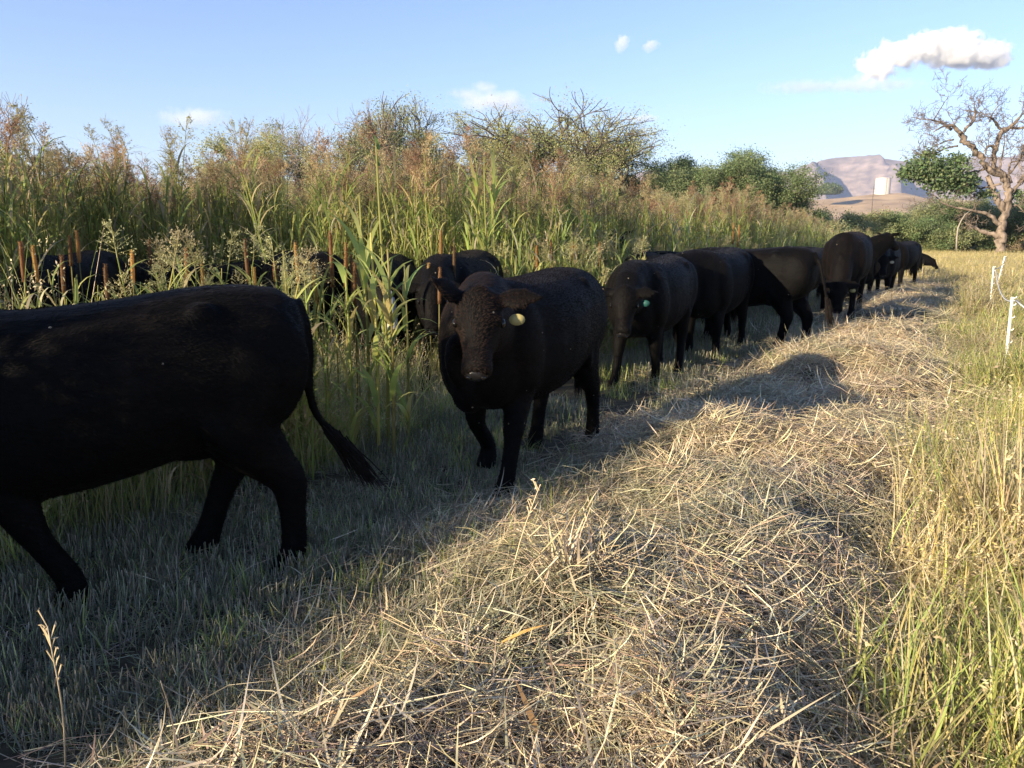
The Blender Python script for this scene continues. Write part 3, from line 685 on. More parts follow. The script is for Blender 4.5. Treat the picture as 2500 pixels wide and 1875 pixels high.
M_eye, _t, _b = principled('eye'); _b.inputs['Base Color'].default_value = (.0042, .0033, .003, 1); _b.inputs['Roughness'].default_value = .08
M_nose = mat_noise('nose_leather', (.006, .006, .007), (.016, .015, .016), 90, .28, 3, .5, bdist=.004)
M_horn = mat_noise('hoof', (.03, .025, .02), (.07, .06, .05), 20, .5)
def mat_plain(name, c, rough=.5):
    return mat_noise(name, tuple(x * .85 for x in c), c, 12, rough)
M_ytag = mat_plain('yellow_tag', (.36, .31, .13)); M_ttag = mat_plain('teal_tag', (.02, .08, .07)); M_wtag = mat_plain('white_tag', (.5, .47, .36))
M_white = mat_plain('white_hair', (.55, .53, .5), .8)

def sphere_mesh(name, r, mat, c=(0, 0, 0), sq=(1, 1, 1)):
    g = Geo(); ellipsoid(g, c, (r * sq[0], r * sq[1], r * sq[2])); return g.mesh(name, mat, True)

PROTO = {}
def make_cow(posename, pose, hair=9000, voxel=.02, hl=.022, pal=None, sunlit_bleach=None):
    me, info = cow_body(pose, voxel); me.materials.append(M_cow)
    h, fw, rt, up_ = info['head'], info['fw'], info['rt'], info['up']
    parts = [('body', me)]
    kw = {} if pal is None else dict(pal=pal)
    parts.append(('coat', coat(me, info, hair, hl, 5, sunlit_bleach, **kw)))
    for s in (-1, 1):
        g = Geo(); ellipsoid_dir(g, h + fw * .145 + up_ * -.046 + rt * s * .121, fw, rt, up_, (.025, .016, .022)); parts.append(('eye', g.mesh('eye', M_eye, True)))
    # nose leather and nostrils
    for s in (-1, 1):
        g = Geo(); ellipsoid_dir(g, h + fw * .448 + up_ * -.058 + rt * s * .036, fw, rt, up_, (.010, .014, .011)); parts.append(('nostril', g.mesh('nostril', M_eye, True)))
    g = Geo(); ellipsoid_dir(g, h + fw * .425 + up_ * -.069, fw, rt, up_, (.03, .062, .046)); parts.append(('nose', g.mesh('nose', M_nose, True)))
    # tail switch
    g = Geo(); tp = info['tail']; e = tp[-1]; d = tp[-1] - tp[-4]; d /= np.linalg.norm(d); n = 200
    dirs = d[None] * 1 + rng.normal(size=(n, 3)) * .11 + np.array([0, 0, -.25]); dirs /= np.linalg.norm(dirs, axis=1, keepdims=True)
    B = e[None] - d[None] * rnd(0, .14, n)[:, None] + rng.normal(size=(n, 3)) * .012; L = rnd(.12, .3, n)[:, None]
    mid = B + dirs * L * .5 + np.array([0, 0, -.01]); sticks(g, B, mid, .004, .0035, (.012, .010, .009)); sticks(g, mid, mid + dirs * L * .5 + np.array([0, 0, -.03]) * L / .3, .0035, .001, (.014, .011, .01))
    parts.append(('tail_switch', g.mesh('tail_switch', M_hair)))
    PROTO[posename] = (parts, info)

def ear_tag(root, info, side, mat, label, big=1.0):
    h, fw, rt, up_ = info['head'], info['fw'], info['rt'], info['up']
    c = h + fw * .075 + rt * side * .19 + up_ * -.065 + np.array([0, 0, -.03])
    g = Geo(); n = 14; a = np.arange(n) / n * 2 * math.pi
    w_, hh = .042 * big, .03 * big
    for o_ in (-.003, .003):
        pass
    X = rt; Z = np.array([0, 0, 1.]); fw = np.cross(Z, X) if np.dot(np.cross(Z, X), fw) > 0 else np.cross(X, Z)
    ring = [c + X * (np.cos(t) * w_) + Z * (np.sin(t) * hh) for t in a]
    V = [r + fw * .003 for r in ring] + [r - fw * .003 for r in ring] + [c + fw * .0035, c - fw * .0035]
    Q = [(k, (k + 1) % n, n + (k + 1) % n, n + k) for k in range(n)]; T = [(2 * n, (k + 1) % n, k) for k in range(n)] + [(2 * n + 1, n + k, n + (k + 1) % n) for k in range(n)]
    g.add(V, Q=Q, T=T); o = link('ear_tag', g.mesh('ear_tag', mat), root); tag(o, label)

def place_cow(posename, x, y, heading, label, scale=1.0, cat='cow', tags=(), face=None, group='black cattle walking along the crop edge', z=None):
    """x, y: middle of the body on the ground; heading: direction the animal faces, radians"""
    parts, info = PROTO[posename]
    zz = float(ground_z(x, y)) - .02 if z is None else z
    r = empty('cow' if cat == 'cow' else 'calf', (x, y, zz), heading); r.scale = (scale,) * 3; tag(r, label, cat, group)
    for nm, me in parts: link(nm, me, r)
    for side, mat, lb in tags: ear_tag(r, info, side, mat, lb)
    if face is not None:
        h, fw, rt, up_ = info['head'], info['fw'], info['rt'], info['up']
        g = Geo(); ring_loft(g, [(h + fw * a * .88 + up_ * (o + .034) * .88, rt, up_, w_ * .88, hh * .88) for a, w_, hh, o in ((.02, .08, .10, -.07), (.08, .10, .128, -.09), (.2, .10, .142, -.11), (.3, .08, .115, -.115), (.42, .089, .096, -.113), (.48, .09, .085, -.11))], 18, 2.3)
        link('face_blaze', g.mesh('face_blaze', M_white, True), r)
    return r

D2 = math.radians
def head_to(dx, dy): return math.atan2(dy, dx)
# poses (body faces +x)
make_cow('near', dict(legs=(-.30, .20, -.10, .24), lift=(0, .03, .0, .05), head=(1.30, .10, 1.22), yaw=.2, pitch=.7, sway=.07, fat=1.0,
     tail=[(-.79, 0, 1.24), (-.84, 0, 1.15), (-.85, 0, 1.0), (-.84, 0, .86), (-.85, 0, .74), (-.91, 0, .63), (-1.00, 0, .54)]), hair=60000, voxel=.015, hl=.018)
make_cow('toward', dict(legs=(.20, -.22, -.16, .16), lift=(.0, .06, 0, 0), head=(1.10, .25, 1.25), yaw=.42, pitch=.92, ear=(1.1, .12), fat=1.06), hair=70000, voxel=.015, hl=.015, sunlit_bleach=(.010, .005, .0035),
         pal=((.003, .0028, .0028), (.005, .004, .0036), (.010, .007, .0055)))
make_cow('low', dict(legs=(-.12, .16, .14, -.12), head=(1.18, .12, 1.05), yaw=.3, pitch=1.05, ear=(.05, .05)), hair=22000)
make_cow('stand', dict(legs=(.05, -.04, -.05, .07), head=(1.20, -.2, 1.15), yaw=-.4, pitch=.8, ear=(.15, .15)), hair=22000)
make_cow('graze', dict(legs=(.14, -.10, .05, -.10), head=(1.12, .03, .58), yaw=.1, pitch=1.32, ear=(-.25, -.25)), hair=22000, pal=((.004, .0035, .003), (.009, .0065, .005), (.022, .013, .010)))
make_cow('alert', dict(legs=(.0, .06, -.06, .05), head=(1.12, .12, 1.56), yaw=.6, pitch=.55, ear=(.35, .35)), hair=22000)
make_cow('rear', dict(legs=(.05, -.10, .12, -.10), head=(1.20, .25, 1.0), yaw=.6, pitch=.9, tail=[(-.79, 0, 1.24), (-.87, .0, 1.14), (-.92, .0, .95), (-.97, .0, .75), (-1.02, 0, .58)]), hair=22000)

CATTLE = []
def cow(pose, hx, hy, fx, fy, label, **kw):
    """placed by the middle of its hind feet and of its front feet"""
    sc = kw.get('scale', 1.0); d = head_to(fx - hx, fy - hy); L = math.hypot(fx - hx, fy - hy)
    mx = (hx + fx) / 2 + math.cos(d) * .04 * sc; my = (hy + fy) / 2 + math.sin(d) * .04 * sc
    CATTLE.append((mx, my, d)); return place_cow(pose, mx, my, d, label, **kw)
cow('near', -1.20, 3.44, -2.16, 2.98, 'nearest black cow, walking out at the left edge with its head cut off', scale=1.0)
cow('toward', .40, 5.58, -.13, 4.55, 'black cow with a yellow ear tag facing us, reddish sunlit shoulder, second nearest', tags=((-1, M_ytag, 'yellow oval ear tag'),), scale=1.0)
cow('low', 1.85, 8.85, 1.22, 7.72, 'black cow with a small teal ear tag, head low, right behind the yellow-tagged cow', tags=((-1, M_ttag, 'small teal ear tag'),))
cow('stand', 2.95, 10.5, 2.38, 9.55, scale=1.06, label= 'black cow with its head down, overlapping the broadside cow in mid path')
cow('rear', 3.78, 10.45, 2.98, 11.15, scale=1.06, label= 'black cow seen broadside with its tail at the right, between the two groups')
cow('stand', 3.6, 13.2, 2.4, 12.3, 'black cow whose back shows just behind the pair in mid path')
cow('stand', 1.95, 11.6, 2.1, 10.6, 'black cow in the shade of the crop edge, left of the middle pair', tags=((1, M_ytag, 'pale yellow ear tag'),))
cow('low', 4.9, 14.0, 3.8, 13.5, 'black cow mostly hidden behind the back of the broadside cow')
cow('stand', 6.0, 15.2, 5.1, 14.1, 'brownish black cow with a white ear tag, left of the grazing cow', tags=((1, M_wtag, 'white ear tag'),))
cow('graze', 5.95, 13.6, 5.35, 12.55, scale=1.05, label= 'curly-coated black cow grazing the hay with its head down, in front of the far group', tags=((-1, M_ytag, 'yellow ear tag'),))
cow('alert', 6.2, 16.6, 7.15, 16.4, 'black cow with raised head and both ears up, behind the grazing cow', tags=((-1, M_wtag, 'white ear tag'),))
cow('low', 9.0, 18.6, 8.0, 17.0, 'black cow right of the grazing cow with a small pale tag, head low', tags=((-1, M_wtag, 'small pale ear tag'),))
cow('stand', 11.2, 21.8, 10.1, 20.7, 'black cow behind the far group, left of the calf')
cow('rear', 12.2, 25.6, 12.9, 24.9, 'small reddish black calf farthest along the path, facing right', cat='calf', scale=.76)
# in the crop
IC = 'black cattle standing in the tall crop'
CROPCATTLE = [
 ('low', (190, 780, 7.6), head_to(.1, -1), .05, 'black cow with a pale tag facing us, leftmost of those in the crop', ((1, M_wtag, 'pale yellow ear tag'),), None),
 ('stand', (400, 795, 8.4), head_to(-.6, .8), -.06, 'black cow behind the near cow with only its back above the grass', (), None),
 ('low', (570, 770, 9.5), head_to(-.4, -1), -.1, 'black cow low in the crop, left of the brown-backed one', (), None),
 ('stand', (745, 745, 8.4), head_to(-.6, .9), .04, 'brownish black cow with its back in the sun beyond the near cow', (), None),
 ('low', (948, 760, 8.4), head_to(.05, -1), .0, 'black cow with a white face hidden by the tall bright stalk', (), 1),
 ('low', (1125, 740, 8.0), head_to(-.25, -1), .05, 'dark cow in the crop close behind the shoulder of the yellow-tagged one', (), None),
 ('stand', (1150, 640, 12.5), head_to(-1, -.5), .1, 'dark cow deep in the crop above the back of the yellow-tagged cow', (), None),
 ('alert', (1545, 640, 14.5), head_to(-.6, -1), .0, 'dark cow deep in the crop above the teal-tagged cow', (), None)]
for pz, (X, Y, D), hd, dz, lb, tg, fc in CROPCATTLE:
    p = W(X, Y, D); CATTLE.append((p.x, p.y, hd)); place_cow(pz, p.x, p.y, hd, lb, tags=tg, face=fc, group=IC, z=dz)

# ------------------------------------------------------------------ vegetation building blocks
TAN = [(.52, .43, .25), (.46, .37, .21), (.60, .51, .33), (.42, .35, .2)]
GRN = [(.31, .36, .10), (.39, .43, .13), (.24, .29, .085), (.47, .44, .17)]
LGRN = [(.40, .46, .13), (.48, .50, .17), (.33, .41, .12)]
YEL = [(.50, .42, .16), (.42, .36, .13), (.56, .46, .2)]
RED = [(.42, .30, .18), (.48, .37, .22), (.36, .23, .14), (.54, .45, .26), (.44, .39, .20)]

def sorghum(seed, H, nst=5, head=True, pal=GRN, spread=.22, leafw=.028, dry=.36, hp=RED):
    global rng
    old = rng; rng = np.random.default_rng(seed); g = Geo()
    for k in range(nst):
        h = H * rnd(.86, 1.08); b = np.array([rnd(-spread, spread), rnd(-spread, spread), -.03]); tl = np.array([rnd(-.1, .1), rnd(-.1, .1)]) * h
        pts = np.array([b, b + [tl[0] * .3, tl[1] * .3, h * .5], b + [tl[0], tl[1], h * .88]]); tube(g, pts, [.009, .007, .004], pick(pal + [(.50, .46, .18), (.46, .40, .16)], 1)[0], sides=4, cap=False)
        n = rng.integers(8, 12); zf = np.linspace(.12, .86, n) + rnd(-.03, .03, n); base = np.stack([b[0] + tl[0] * zf, b[1] + tl[1] * zf, zf * h * .9], 1)
        a0 = rnd(0, 6.28); az = a0 + np.arange(n) * math.pi + rnd(-.5, .5, n)
        low = zf < .35; c = pick(pal, n, .2); dr = pick(TAN, n, .2); c = np.where((low & (rng.random(n) < .6) | (rng.random(n) < dry))[:, None], dr, c)
        blades(g, base, az, rnd(.15, .5, n), h * rnd(.13, .27, n), leafw * rnd(.6, 1.2, n), rnd(.8, 2.4, n), c, 6, tipcol=c * .85 + .15 * np.array(TAN[0]), twist=rnd(-.6, .6))
        if head:
            top = b + np.array([tl[0], tl[1], h * .88]); hl = rnd(.22, .36); droop = rnd(-.12, .12, 2)
            m = 26; zz = rnd(0, 1, m) ** .8; A = top + np.stack([droop[0] * zz, droop[1] * zz, zz * hl * .75], 1); a = rnd(0, 6.28, m); sp = hl * .42 * (1 - zz * .65)
            B = A + np.stack([np.cos(a) * sp, np.sin(a) * sp, hl * .28 * rnd(.3, 1.2, m)], 1); hc = pick(hp, 1, .2)[0]
            sticks(g, [top], [top + [droop[0], droop[1], hl * .8]], .004, .002, hc)
            sticks(g, A, B, .0016, .0012, hc, 3)
            q = 6; f = rnd(.3, 1.1, (m, q)); P = A[:, None] + (B - A)[:, None] * f[..., None] + rng.normal(size=(m, q, 3)) * .010
            P[..., 2] -= (f - .3) * .03; n2 = m * q; quads(g, P.reshape(-1, 3), .019 * rnd(.7, 1.4, n2), np.repeat(hc[None], n2, 0) * rnd(.7, 1.35, n2)[:, None], .45)
    me = g.mesh('crop_variant', M_crop); rng = old; return me

def dry_grass(seed, H, n=34, spread=.14, heads=.5, pal=TAN + GRN + LGRN, w=.0045, hpal=TAN, lean=.35):
    global rng
    old = rng; rng = np.random.default_rng(seed); g = Geo()
    base = np.stack([rng.normal(0, spread * .5, n), rng.normal(0, spread * .5, n), np.full(n, -.02)], 1)
    C = blades(g, base, rnd(0, 6.28, n), rnd(0, lean, n), H * rnd(.45, 1.0, n), w * rnd(.7, 1.8, n), rnd(0, .9, n), pick(pal, n, .2), 5, tipcol=None)
    k = int(n * heads)
    if k:
        A = C[:k, -1]; d = C[:k, -1] - C[:k, -2]; d /= np.linalg.norm(d, axis=1, keepdims=True) + 1e-9
        for j in range(7):
            P = A + d * (j * .013 - .02) + rng.normal(size=(k, 3)) * .004; quads(g, P, .017 * rnd(.8, 1.5, k), pick(hpal, k, .2), .4)
    me = g.mesh('grass_variant', M_grass); rng = old; return me

def stubble(seed, n=18, r=.10, h=(.05, .13), pal=None, grassy=.35):
    global rng
    old = rng; rng = np.random.default_rng(seed); g = Geo(); pal = pal or [(.38, .34, .24), (.30, .28, .19), (.46, .42, .31), (.20, .22, .13)]
    a = rnd(0, 6.28, n); q = r * np.sqrt(rnd(0, 1, n)); base = np.stack([np.cos(a) * q, np.sin(a) * q, np.full(n, -.015)], 1)
    hh = rnd(*h, n); le = rng.normal(0, .18, (n, 2)); tip = base + np.stack([le[:, 0] * hh, le[:, 1] * hh, hh], 1); sticks(g, base, tip, .0024, .002, pick(pal, n, .2), 3)
    m = int(n * (grassy + .2)); a = rnd(0, 6.28, m); q = r * np.sqrt(rnd(0, 1, m)); b2 = np.stack([np.cos(a) * q, np.sin(a) * q, np.full(m, -.01)], 1)
    blades(g, b2, rnd(0, 6.28, m), rnd(.1, .9, m), rnd(.06, .17, m), .004 * rnd(.7, 1.5, m), rnd(.2, 1.3, m), pick(GRN + [(.17, .20, .09), (.3, .28, .17)], m, .25), 4)
    m = int(n * .8); a = rnd(0, 6.28, m); b3 = np.stack([rnd(-r, r, m), rnd(-r, r, m), rnd(0, .02, m)], 1); l = rnd(.05, .16, m); sticks(g, b3, b3 + np.stack([np.cos(a) * l, np.sin(a) * l, rnd(-.01, .03, m)], 1), .0015, .0013, pick(pal, m, .3), 3)
    me = g.mesh('stubble_variant', M_straw); rng = old; return me

def straw_mat(seed, n=110, r=.24, L=(.06, .26), w=(.0008, .0019), zs=.05, pal=None, dirbias=None, up=.12):
    global rng
    old = rng; rng = np.random.default_rng(seed); g = Geo(); pal = pal or [(.66, .53, .34), (.52, .40, .25), (.76, .64, .44), (.36, .27, .17), (.68, .57, .37), (.30, .22, .15), (.56, .49, .30)]
    a = rnd(0, 6.28, n); q = r * np.sqrt(rnd(0, 1, n)); z = rnd(0, 1, n) ** 1.5 * zs
    b = np.stack([np.cos(a) * q, np.sin(a) * q, z], 1); th = rnd(0, 6.28, n) if dirbias is None else rng.normal(dirbias, .55, n)
    l = rnd(*L, n); ph = rng.normal(0, up, n); d = np.stack([np.cos(th) * np.cos(ph), np.sin(th) * np.cos(ph), np.sin(ph)], 1)
    A = b - d * l[:, None] / 2; M = b + np.stack([rng.normal(0, .012, n), rng.normal(0, .012, n), rnd(-.004, .02, n)], 1); th2 = th + rng.normal(0, .5, n)
    B = M + np.stack([np.cos(th2) * l / 2, np.sin(th2) * l / 2, np.sin(ph) * l / 2 - rnd(0, .02, n)], 1)
    ww = rnd(*w, n); c = pick(pal, n, .22); sticks(g, A, M, ww * .9, ww, c, 3); sticks(g, M, B, ww, ww * .6, c, 3)
    m = int(n * .8); a = rnd(0, 6.28, m); q = r * np.sqrt(rnd(0, 1, m)); b = np.stack([np.cos(a) * q, np.sin(a) * q, rnd(0, zs, m)], 1)
    blades(g, b, rnd(0, 6.28, m), rnd(1.0, 1.7, m), rnd(.06, .24, m), rnd(.003, .008, m), rnd(-.9, .8, m), pick(pal, m, .2), 4, twist=rnd(-2, 2))
    me = g.mesh('straw_variant', M_straw); rng = old; return me

def normal_rot(x, y, az):
    e = .08; dzx = (ground_z(x + e, y) - ground_z(x - e, y)) / (2 * e); dzy = (ground_z(x, y + e) - ground_z(x, y - e)) / (2 * e)
    R = np.zeros((len(x), 3))
    for i in range(len(x)):
        n = Vector((-dzx[i], -dzy[i], 1)).normalized(); q = n.to_track_quat('Z', 'Y').to_matrix() @ Matrix.Rotation(az[i], 3, 'Z'); R[i] = q.to_euler()
    return R
def field_pts(dens, s0, s1, t0, t1):
    n = int(dens * (s1 - s0) * (t1 - t0)); s = rnd(s0, s1, n); t = rnd(t0, t1, n); x, y = xy(s, t); return x, y, s, t
def infront(x, y, m=.6, near=.3):
    """what the photo or a view from a step aside could show"""
    return (y > near) & (np.abs(x) < y * .72 + m + .8)
def trample(x, y):
    # (only where the photo shows the animal clearly)
    """height factor: plants pushed down on the near side of cattle standing in the crop"""
    f = np.ones(len(x))
    for k_, bw, bl, fh in ((0, .5, 2.2, .82), (1, .9, 3.2, .72), (3, .8, 3.2, .72), (4, .35, 2.0, .75), (5, .5, 2.2, .82)):
        X_, Y_, D_ = CROPCATTLE[k_][1]; p = W(X_, Y_, D_); v = np.array([p.x, p.y]); L = np.linalg.norm(v); v /= L
        a = x * v[0] + y * v[1]; b = np.abs(-x * v[1] + y * v[0]); q = (b < bw) & (a < L) & (a > L - bl)
        f = np.where(q, np.minimum(f, fh), f)
    return f
def clear_cattle(x, y, rad=.5, path=True):
    k = np.ones(len(x), bool)
    for cx, cy, hd in CATTLE:
        dx = x - cx; dy = y - cy; a = dx * math.cos(hd) + dy * math.sin(hd); b = -dx * math.sin(hd) + dy * math.cos(hd)
        k &= ~((np.abs(a) < 1.05) & (np.abs(b) < rad * .75))
    return k
# ------------------------------------------------------------------ crop field (one uncountable mass)
def rampw(t): return np.interp(t, [-20, 0, 1.5, 4, 10, 60], [5.0, 5.0, 4.2, 2.2, .8, .8])
def crop_h(s, t):
    lo = np.interp(t, [-20, -4.2, -3.4, -2.8, -1.6, -.7, 0, 1.8, 2.8, 5, 60], [1.82, 1.82, 1.92, 2.05, 1.9, 1.1, .95, 1.0, 1.4, 1.5, 1.6])  # out-of-view edge heights shaped to shade the lane and near cow
    f = np.clip(s / rampw(t), 0, 1); return (lo + (np.interp(t, [-1.5, 1.5, 3, 6, 9, 13], [1.6, 2.6, 2.72, 2.6, 2.45, 2.32]) - lo) * f ** .8) * np.interp(t, [20, 45], [1, .74])
vs = []; hs = []
NT = 7; NM = 5; NG = 6
vs += [sorghum(10 + i, 2.55, 5, True, GRN if i % 2 else GRN + LGRN) for i in range(NT)]
vs += [sorghum(30 + i, 1.9, 5, i == 0, GRN + LGRN, leafw=.032, dry=.28) for i in range(NM)]
vs += [dry_grass(50 + i, 1.15, 44, .2, .5) for i in range(NG)]
X = []; Y = []; Z = []; I = []; SC_ = []
for dens, s0, s1, t0, t1, r0, r1 in ((8, .05, 9, -4, 14, 0, 16), (7, .2, 14, 6, 34, 16, 30), (2.6, .3, 40, 10, 52, 30, 60), (3.5, .1, 9, -12, -4, 0, 99), (4, 9, 26, -4, 20, 0, 30), (14, .05, 1.7, -9, -.3, 0, 99)):  # last belt is extra unseen crop, added to block sun leaking onto the lane
    x, y, s, t = field_pts(dens, s0, s1, t0, t1); r = np.hypot(x, y); edge = .25 * fbm(t * 1.1, s * 0, 2); k = (r >= r0) & (r < r1) & clear_cattle(x, y, .75) & (s > edge)
    x, y, s, t = x[k], y[k], s[k], t[k]; h = crop_h(s, t) * (.88 + .3 * fbm(x * .8, y * .8, 2)) * rnd(.88, 1.1, len(x)) * trample(x, y); big = r[k] > 30
    kind = np.where(h > 2.15, 0, np.where(h > 1.35, 1, 2)); mix = rng.random(len(x)); kind = np.where((kind == 0) & (mix < .38), 1, kind); kind = np.where((kind == 1) & (mix > .72) & (h < 2.0), 2, kind); kind = np.where(trample(x, y) < 1, 2, kind); h = np.where(trample(x, y) < 1, rnd(.9, 1.2, len(x)) * trample(x, y), h)
    idx = np.where(kind == 0, rng.integers(0, NT, len(x)), np.where(kind == 1, NT + rng.integers(0, NM, len(x)), NT + NM + rng.integers(0, NG, len(x)))); nom = np.array([2.62, 1.98, 1.15])[kind]
    sc = h / nom; X.append(x); Y.append(y); I.append(idx); SC_.append(np.stack([np.where(big, 1.5, 1.0) * np.clip(sc, .8, 1.2), np.where(big, 1.5, 1.0) * np.clip(sc, .8, 1.2), sc], 1))
x, y, s, t = field_pts(26, .0, 1.6, 1.0, 14); k = clear_cattle(x, y, .75); x, y, s, t = x[k], y[k], s[k], t[k]; k = trample(x, y) > .99; x, y, s, t = x[k], y[k], s[k], t[k]; h = rnd(1.0, 1.6, len(x)); I.append(NT + rng.integers(0, NM, len(x))); X.append(x); Y.append(y); SC_.append(np.stack([.85 + 0 * h, .85 + 0 * h, h / 1.98], 1))
# dense dry grass with seed heads in front of and between the stalks
for dens, s0, s1, t0, t1, h0 in ((34, -.05, 5.5, -3.5, 5, 1.1), (24, .0, 2.5, 5, 16, .95), (8, 0, 2.5, 16, 40, 1.0)):
    x, y, s, t = field_pts(dens, s0, s1, t0, t1); k = clear_cattle(x, y, .5); x, y, s, t = x[k], y[k], s[k], t[k]
    h = h0 * rnd(.55, 1.1, len(x)) * np.interp(s, [-.05, .5, 2], [.55, .85, 1.1]) * trample(x, y); X.append(x); Y.append(y); I.append(NT + NM + rng.integers(0, NG, len(x))); sc = h / 1.15; SC_.append(np.stack([.8 + 0 * sc, .8 + 0 * sc, sc], 1))
X = np.concatenate(X); Y = np.concatenate(Y); I = np.concatenate(I); SC_ = np.concatenate(SC_)
k = (Y > -8); X, Y, I, SC_ = X[k], Y[k], I[k], SC_[k]
R = np.stack([rng.normal(0, .06, len(X)), rng.normal(0, .06, len(X)), rnd(0, 6.28, len(X))], 1)
print('crop', len(X))
scatter('crop_field', vs, np.stack([X, Y, ground_z(X, Y)], 1), R, SC_, I, label='dense tall sorghum crop with reddish seed heads and dry grass', cat='crop')

# ------------------------------------------------------------------ stubble on the path
vs = [stubble(70 + i) for i in range(8)]
PX = []; PS = []
for dens, r0, r1, sc in ((150, 0, 6, 1.0), (75, 6, 11, 1.3), (26, 11, 20, 1.8), (9, 20, 42, 2.6)):
    x, y, s, t = field_pts(dens, -2.3, .5, -4, 42); r = np.hypot(x, y); l, rr_ = wind_edges(t); k = (r >= r0) & (r < r1) & infront(x, y) & (s > l - .25)
    PX.append(np.stack([x[k], y[k]], 1)); PS.append(sc * rnd(.7, 1.25, k.sum()))
PX = np.concatenate(PX); PS = np.concatenate(PS); n = len(PX); x, y = PX.T; print('stubble', n)
bare = fbm(x * 1.1 + 3, y * 1.1, 3) > .36 + .1 * rng.random(n); x, y, PS = x[bare], y[bare], PS[bare]; n = len(x); patch = .75 + .6 * fbm(x * 1.5, y * 1.5, 3)
scatter('stubble', vs, np.stack([x, y, ground_z(x, y)], 1), np.stack([np.zeros(n), np.zeros(n), rnd(0, 6.28, n)], 1), np.stack([PS, PS, PS * patch * .9], 1), rng.integers(0, len(vs), n), label='grey cut stubble and short grass covering the path', cat='stubble')
# leafy green grass tufts in the stubble
vs = [dry_grass(90 + i, .24, 26, .12, 0, GRN + GRN + LGRN + [(.35, .32, .2)], .005, lean=.8) for i in range(5)]
x, y, s, t = field_pts(14, -2.2, .4, -4, 30); k = infront(x, y) & (fbm(x * 1.3 + 7, y * 1.3, 2) > .5); x, y = x[k], y[k]; n = len(x); q = rnd(.5, 1.1, n)
scatter('green_grass', vs, np.stack([x, y, ground_z(x, y)], 1), np.stack([x * 0, x * 0, rnd(0, 6.28, n)], 1), q, rng.integers(0, 5, n), label='low green grass regrowing in the stubble', cat='grass')

# ------------------------------------------------------------------ straw on the windrow
vs = [straw_mat(110 + i, dirbias=0.0, r=.27) for i in range(8)] + [straw_mat(130 + i, 26, .3, (.10, .36), (.0011, .0024), .11, up=.22, dirbias=.2) for i in range(6)] + [straw_mat(150 + i, 90, .24, pal=[(.44, .39, .25), (.34, .31, .20), (.50, .44, .29), (.28, .27, .16)]) for i in range(3)]
PX = []; PS = []; PI = []
for dens, r0, r1, sc in ((54, 0, 6.5, 1.0), (26, 6.5, 12, 1.25), (9, 12, 22, 1.9), (3, 22, 42, 3)):
    x, y, s, t = field_pts(dens, -4.0, -1.35, -4, 42); r = np.hypot(x, y); l, rr_ = wind_edges(t); k = (r >= r0) & (r < r1) & infront(x, y, near=-.5) & (s < l + .12) & (s > rr_ - .2)
    m = k.sum(); PX.append(np.stack([x[k], y[k]], 1)); PS.append(sc * rnd(.8, 1.2, m)); u_ = rng.random(m); gr = fbm(x[k] * 1.1, y[k] * 1.1 + 30, 2) > .56
    PI.append(np.where(u_ < .27, 8 + rng.integers(0, 6, m), np.where(gr, 14 + rng.integers(0, 3, m), rng.integers(0, 8, m))))
x, y, s, t = field_pts(2.5, -1.9, .3, -3, 14); k = infront(x, y) & (fbm(x * 1.4, y * 1.4 + 9, 2) > .5); m = k.sum(); PX.append(np.stack([x[k], y[k]], 1)); PS.append(rnd(.6, 1.0, m)); PI.append(8 + rng.integers(0, 6, m))
PX = np.concatenate(PX); PS = np.concatenate(PS); PI = np.concatenate(PI); x, y = PX.T; n = len(x); print('straw', n)
scatter('cut_hay', vs, np.stack([x, y, ground_z(x, y) + rnd(-.005, .02, n)], 1), normal_rot(x, y, 6.0 * fbm(x * .9, y * .9, 2) + rng.normal(0, .5, n)), np.stack([PS, PS, np.minimum(PS, 1.3)], 1), PI, label='cut dry hay lying in a raised row', cat='hay')

# ------------------------------------------------------------------ verge and far grass
vs = [dry_grass(170 + i, .75, 60, .16, .35, YEL + TAN + TAN + LGRN[:1], .0055, YEL + TAN, .5) for i in range(6)] + [dry_grass(180 + i, .6, 50, .18, .1, GRN + LGRN[:1] + LGRN + YEL + TAN, .0055, TAN, .6) for i in range(4)]
PX = []; PS = []; PI = []
for dens, s0, s1, r0, r1, sx in ((46, -5.3, -3.55, 0, 9, 1.0), (18, -5.3, -3.6, 9, 18, 1.4), (5, -6, -3.7, 18, 40, 2.2)):
    x, y, s, t = field_pts(dens, s0, s1, -4, 40); r = np.hypot(x, y); l, rr_ = wind_edges(t); k = (r >= r0) & (r < r1) & infront(x, y) & (s < rr_ + .1) & (r > 1.5)
    x, y, s, t = x[k], y[k], s[k], t[k]; n = len(x); h = .42 + .95 * sm(.38, .7, fbm(x * .9 + 2, y * .9, 2)); h = h * rnd(.75, 1.15, n) * np.where(s > rr_[k] - .25, .65, 1.0); h = h * np.interp(np.hypot(x, y), [2, 3, 8, 14], [.9, 1.15, .95, .65])
    PX.append(np.stack([x, y], 1)); PS.append(np.stack([sx + 0 * h, sx + 0 * h, h], 1)); PI.append(np.where(fbm(x * .6, y * .6 + 11, 2) > .52, 6 + rng.integers(0, 4, n), rng.integers(0, 6, n)))
PX = np.concatenate(PX); PS = np.concatenate(PS); PI = np.concatenate(PI); x, y = PX.T; n = len(x)
scatter('verge_grass', vs, np.stack([x, y, ground_z(x, y)], 1), np.stack([rng.normal(0, .1, n), rng.normal(0, .1, n), rnd(0, 6.28, n)], 1), PS, PI, label='tall golden and green grass along the wire fence', cat='grass')
vs = [dry_grass(190 + i, .5, 60, .3, .3, YEL + TAN + [(.3, .3, .1)], .008, YEL, .6) for i in range(5)] + [dry_grass(196 + i, .4, 50, .3, .0, GRN + [(.16, .19, .08)], .008, YEL, .8) for i in range(3)]
PX = []; PS = []; PI = []
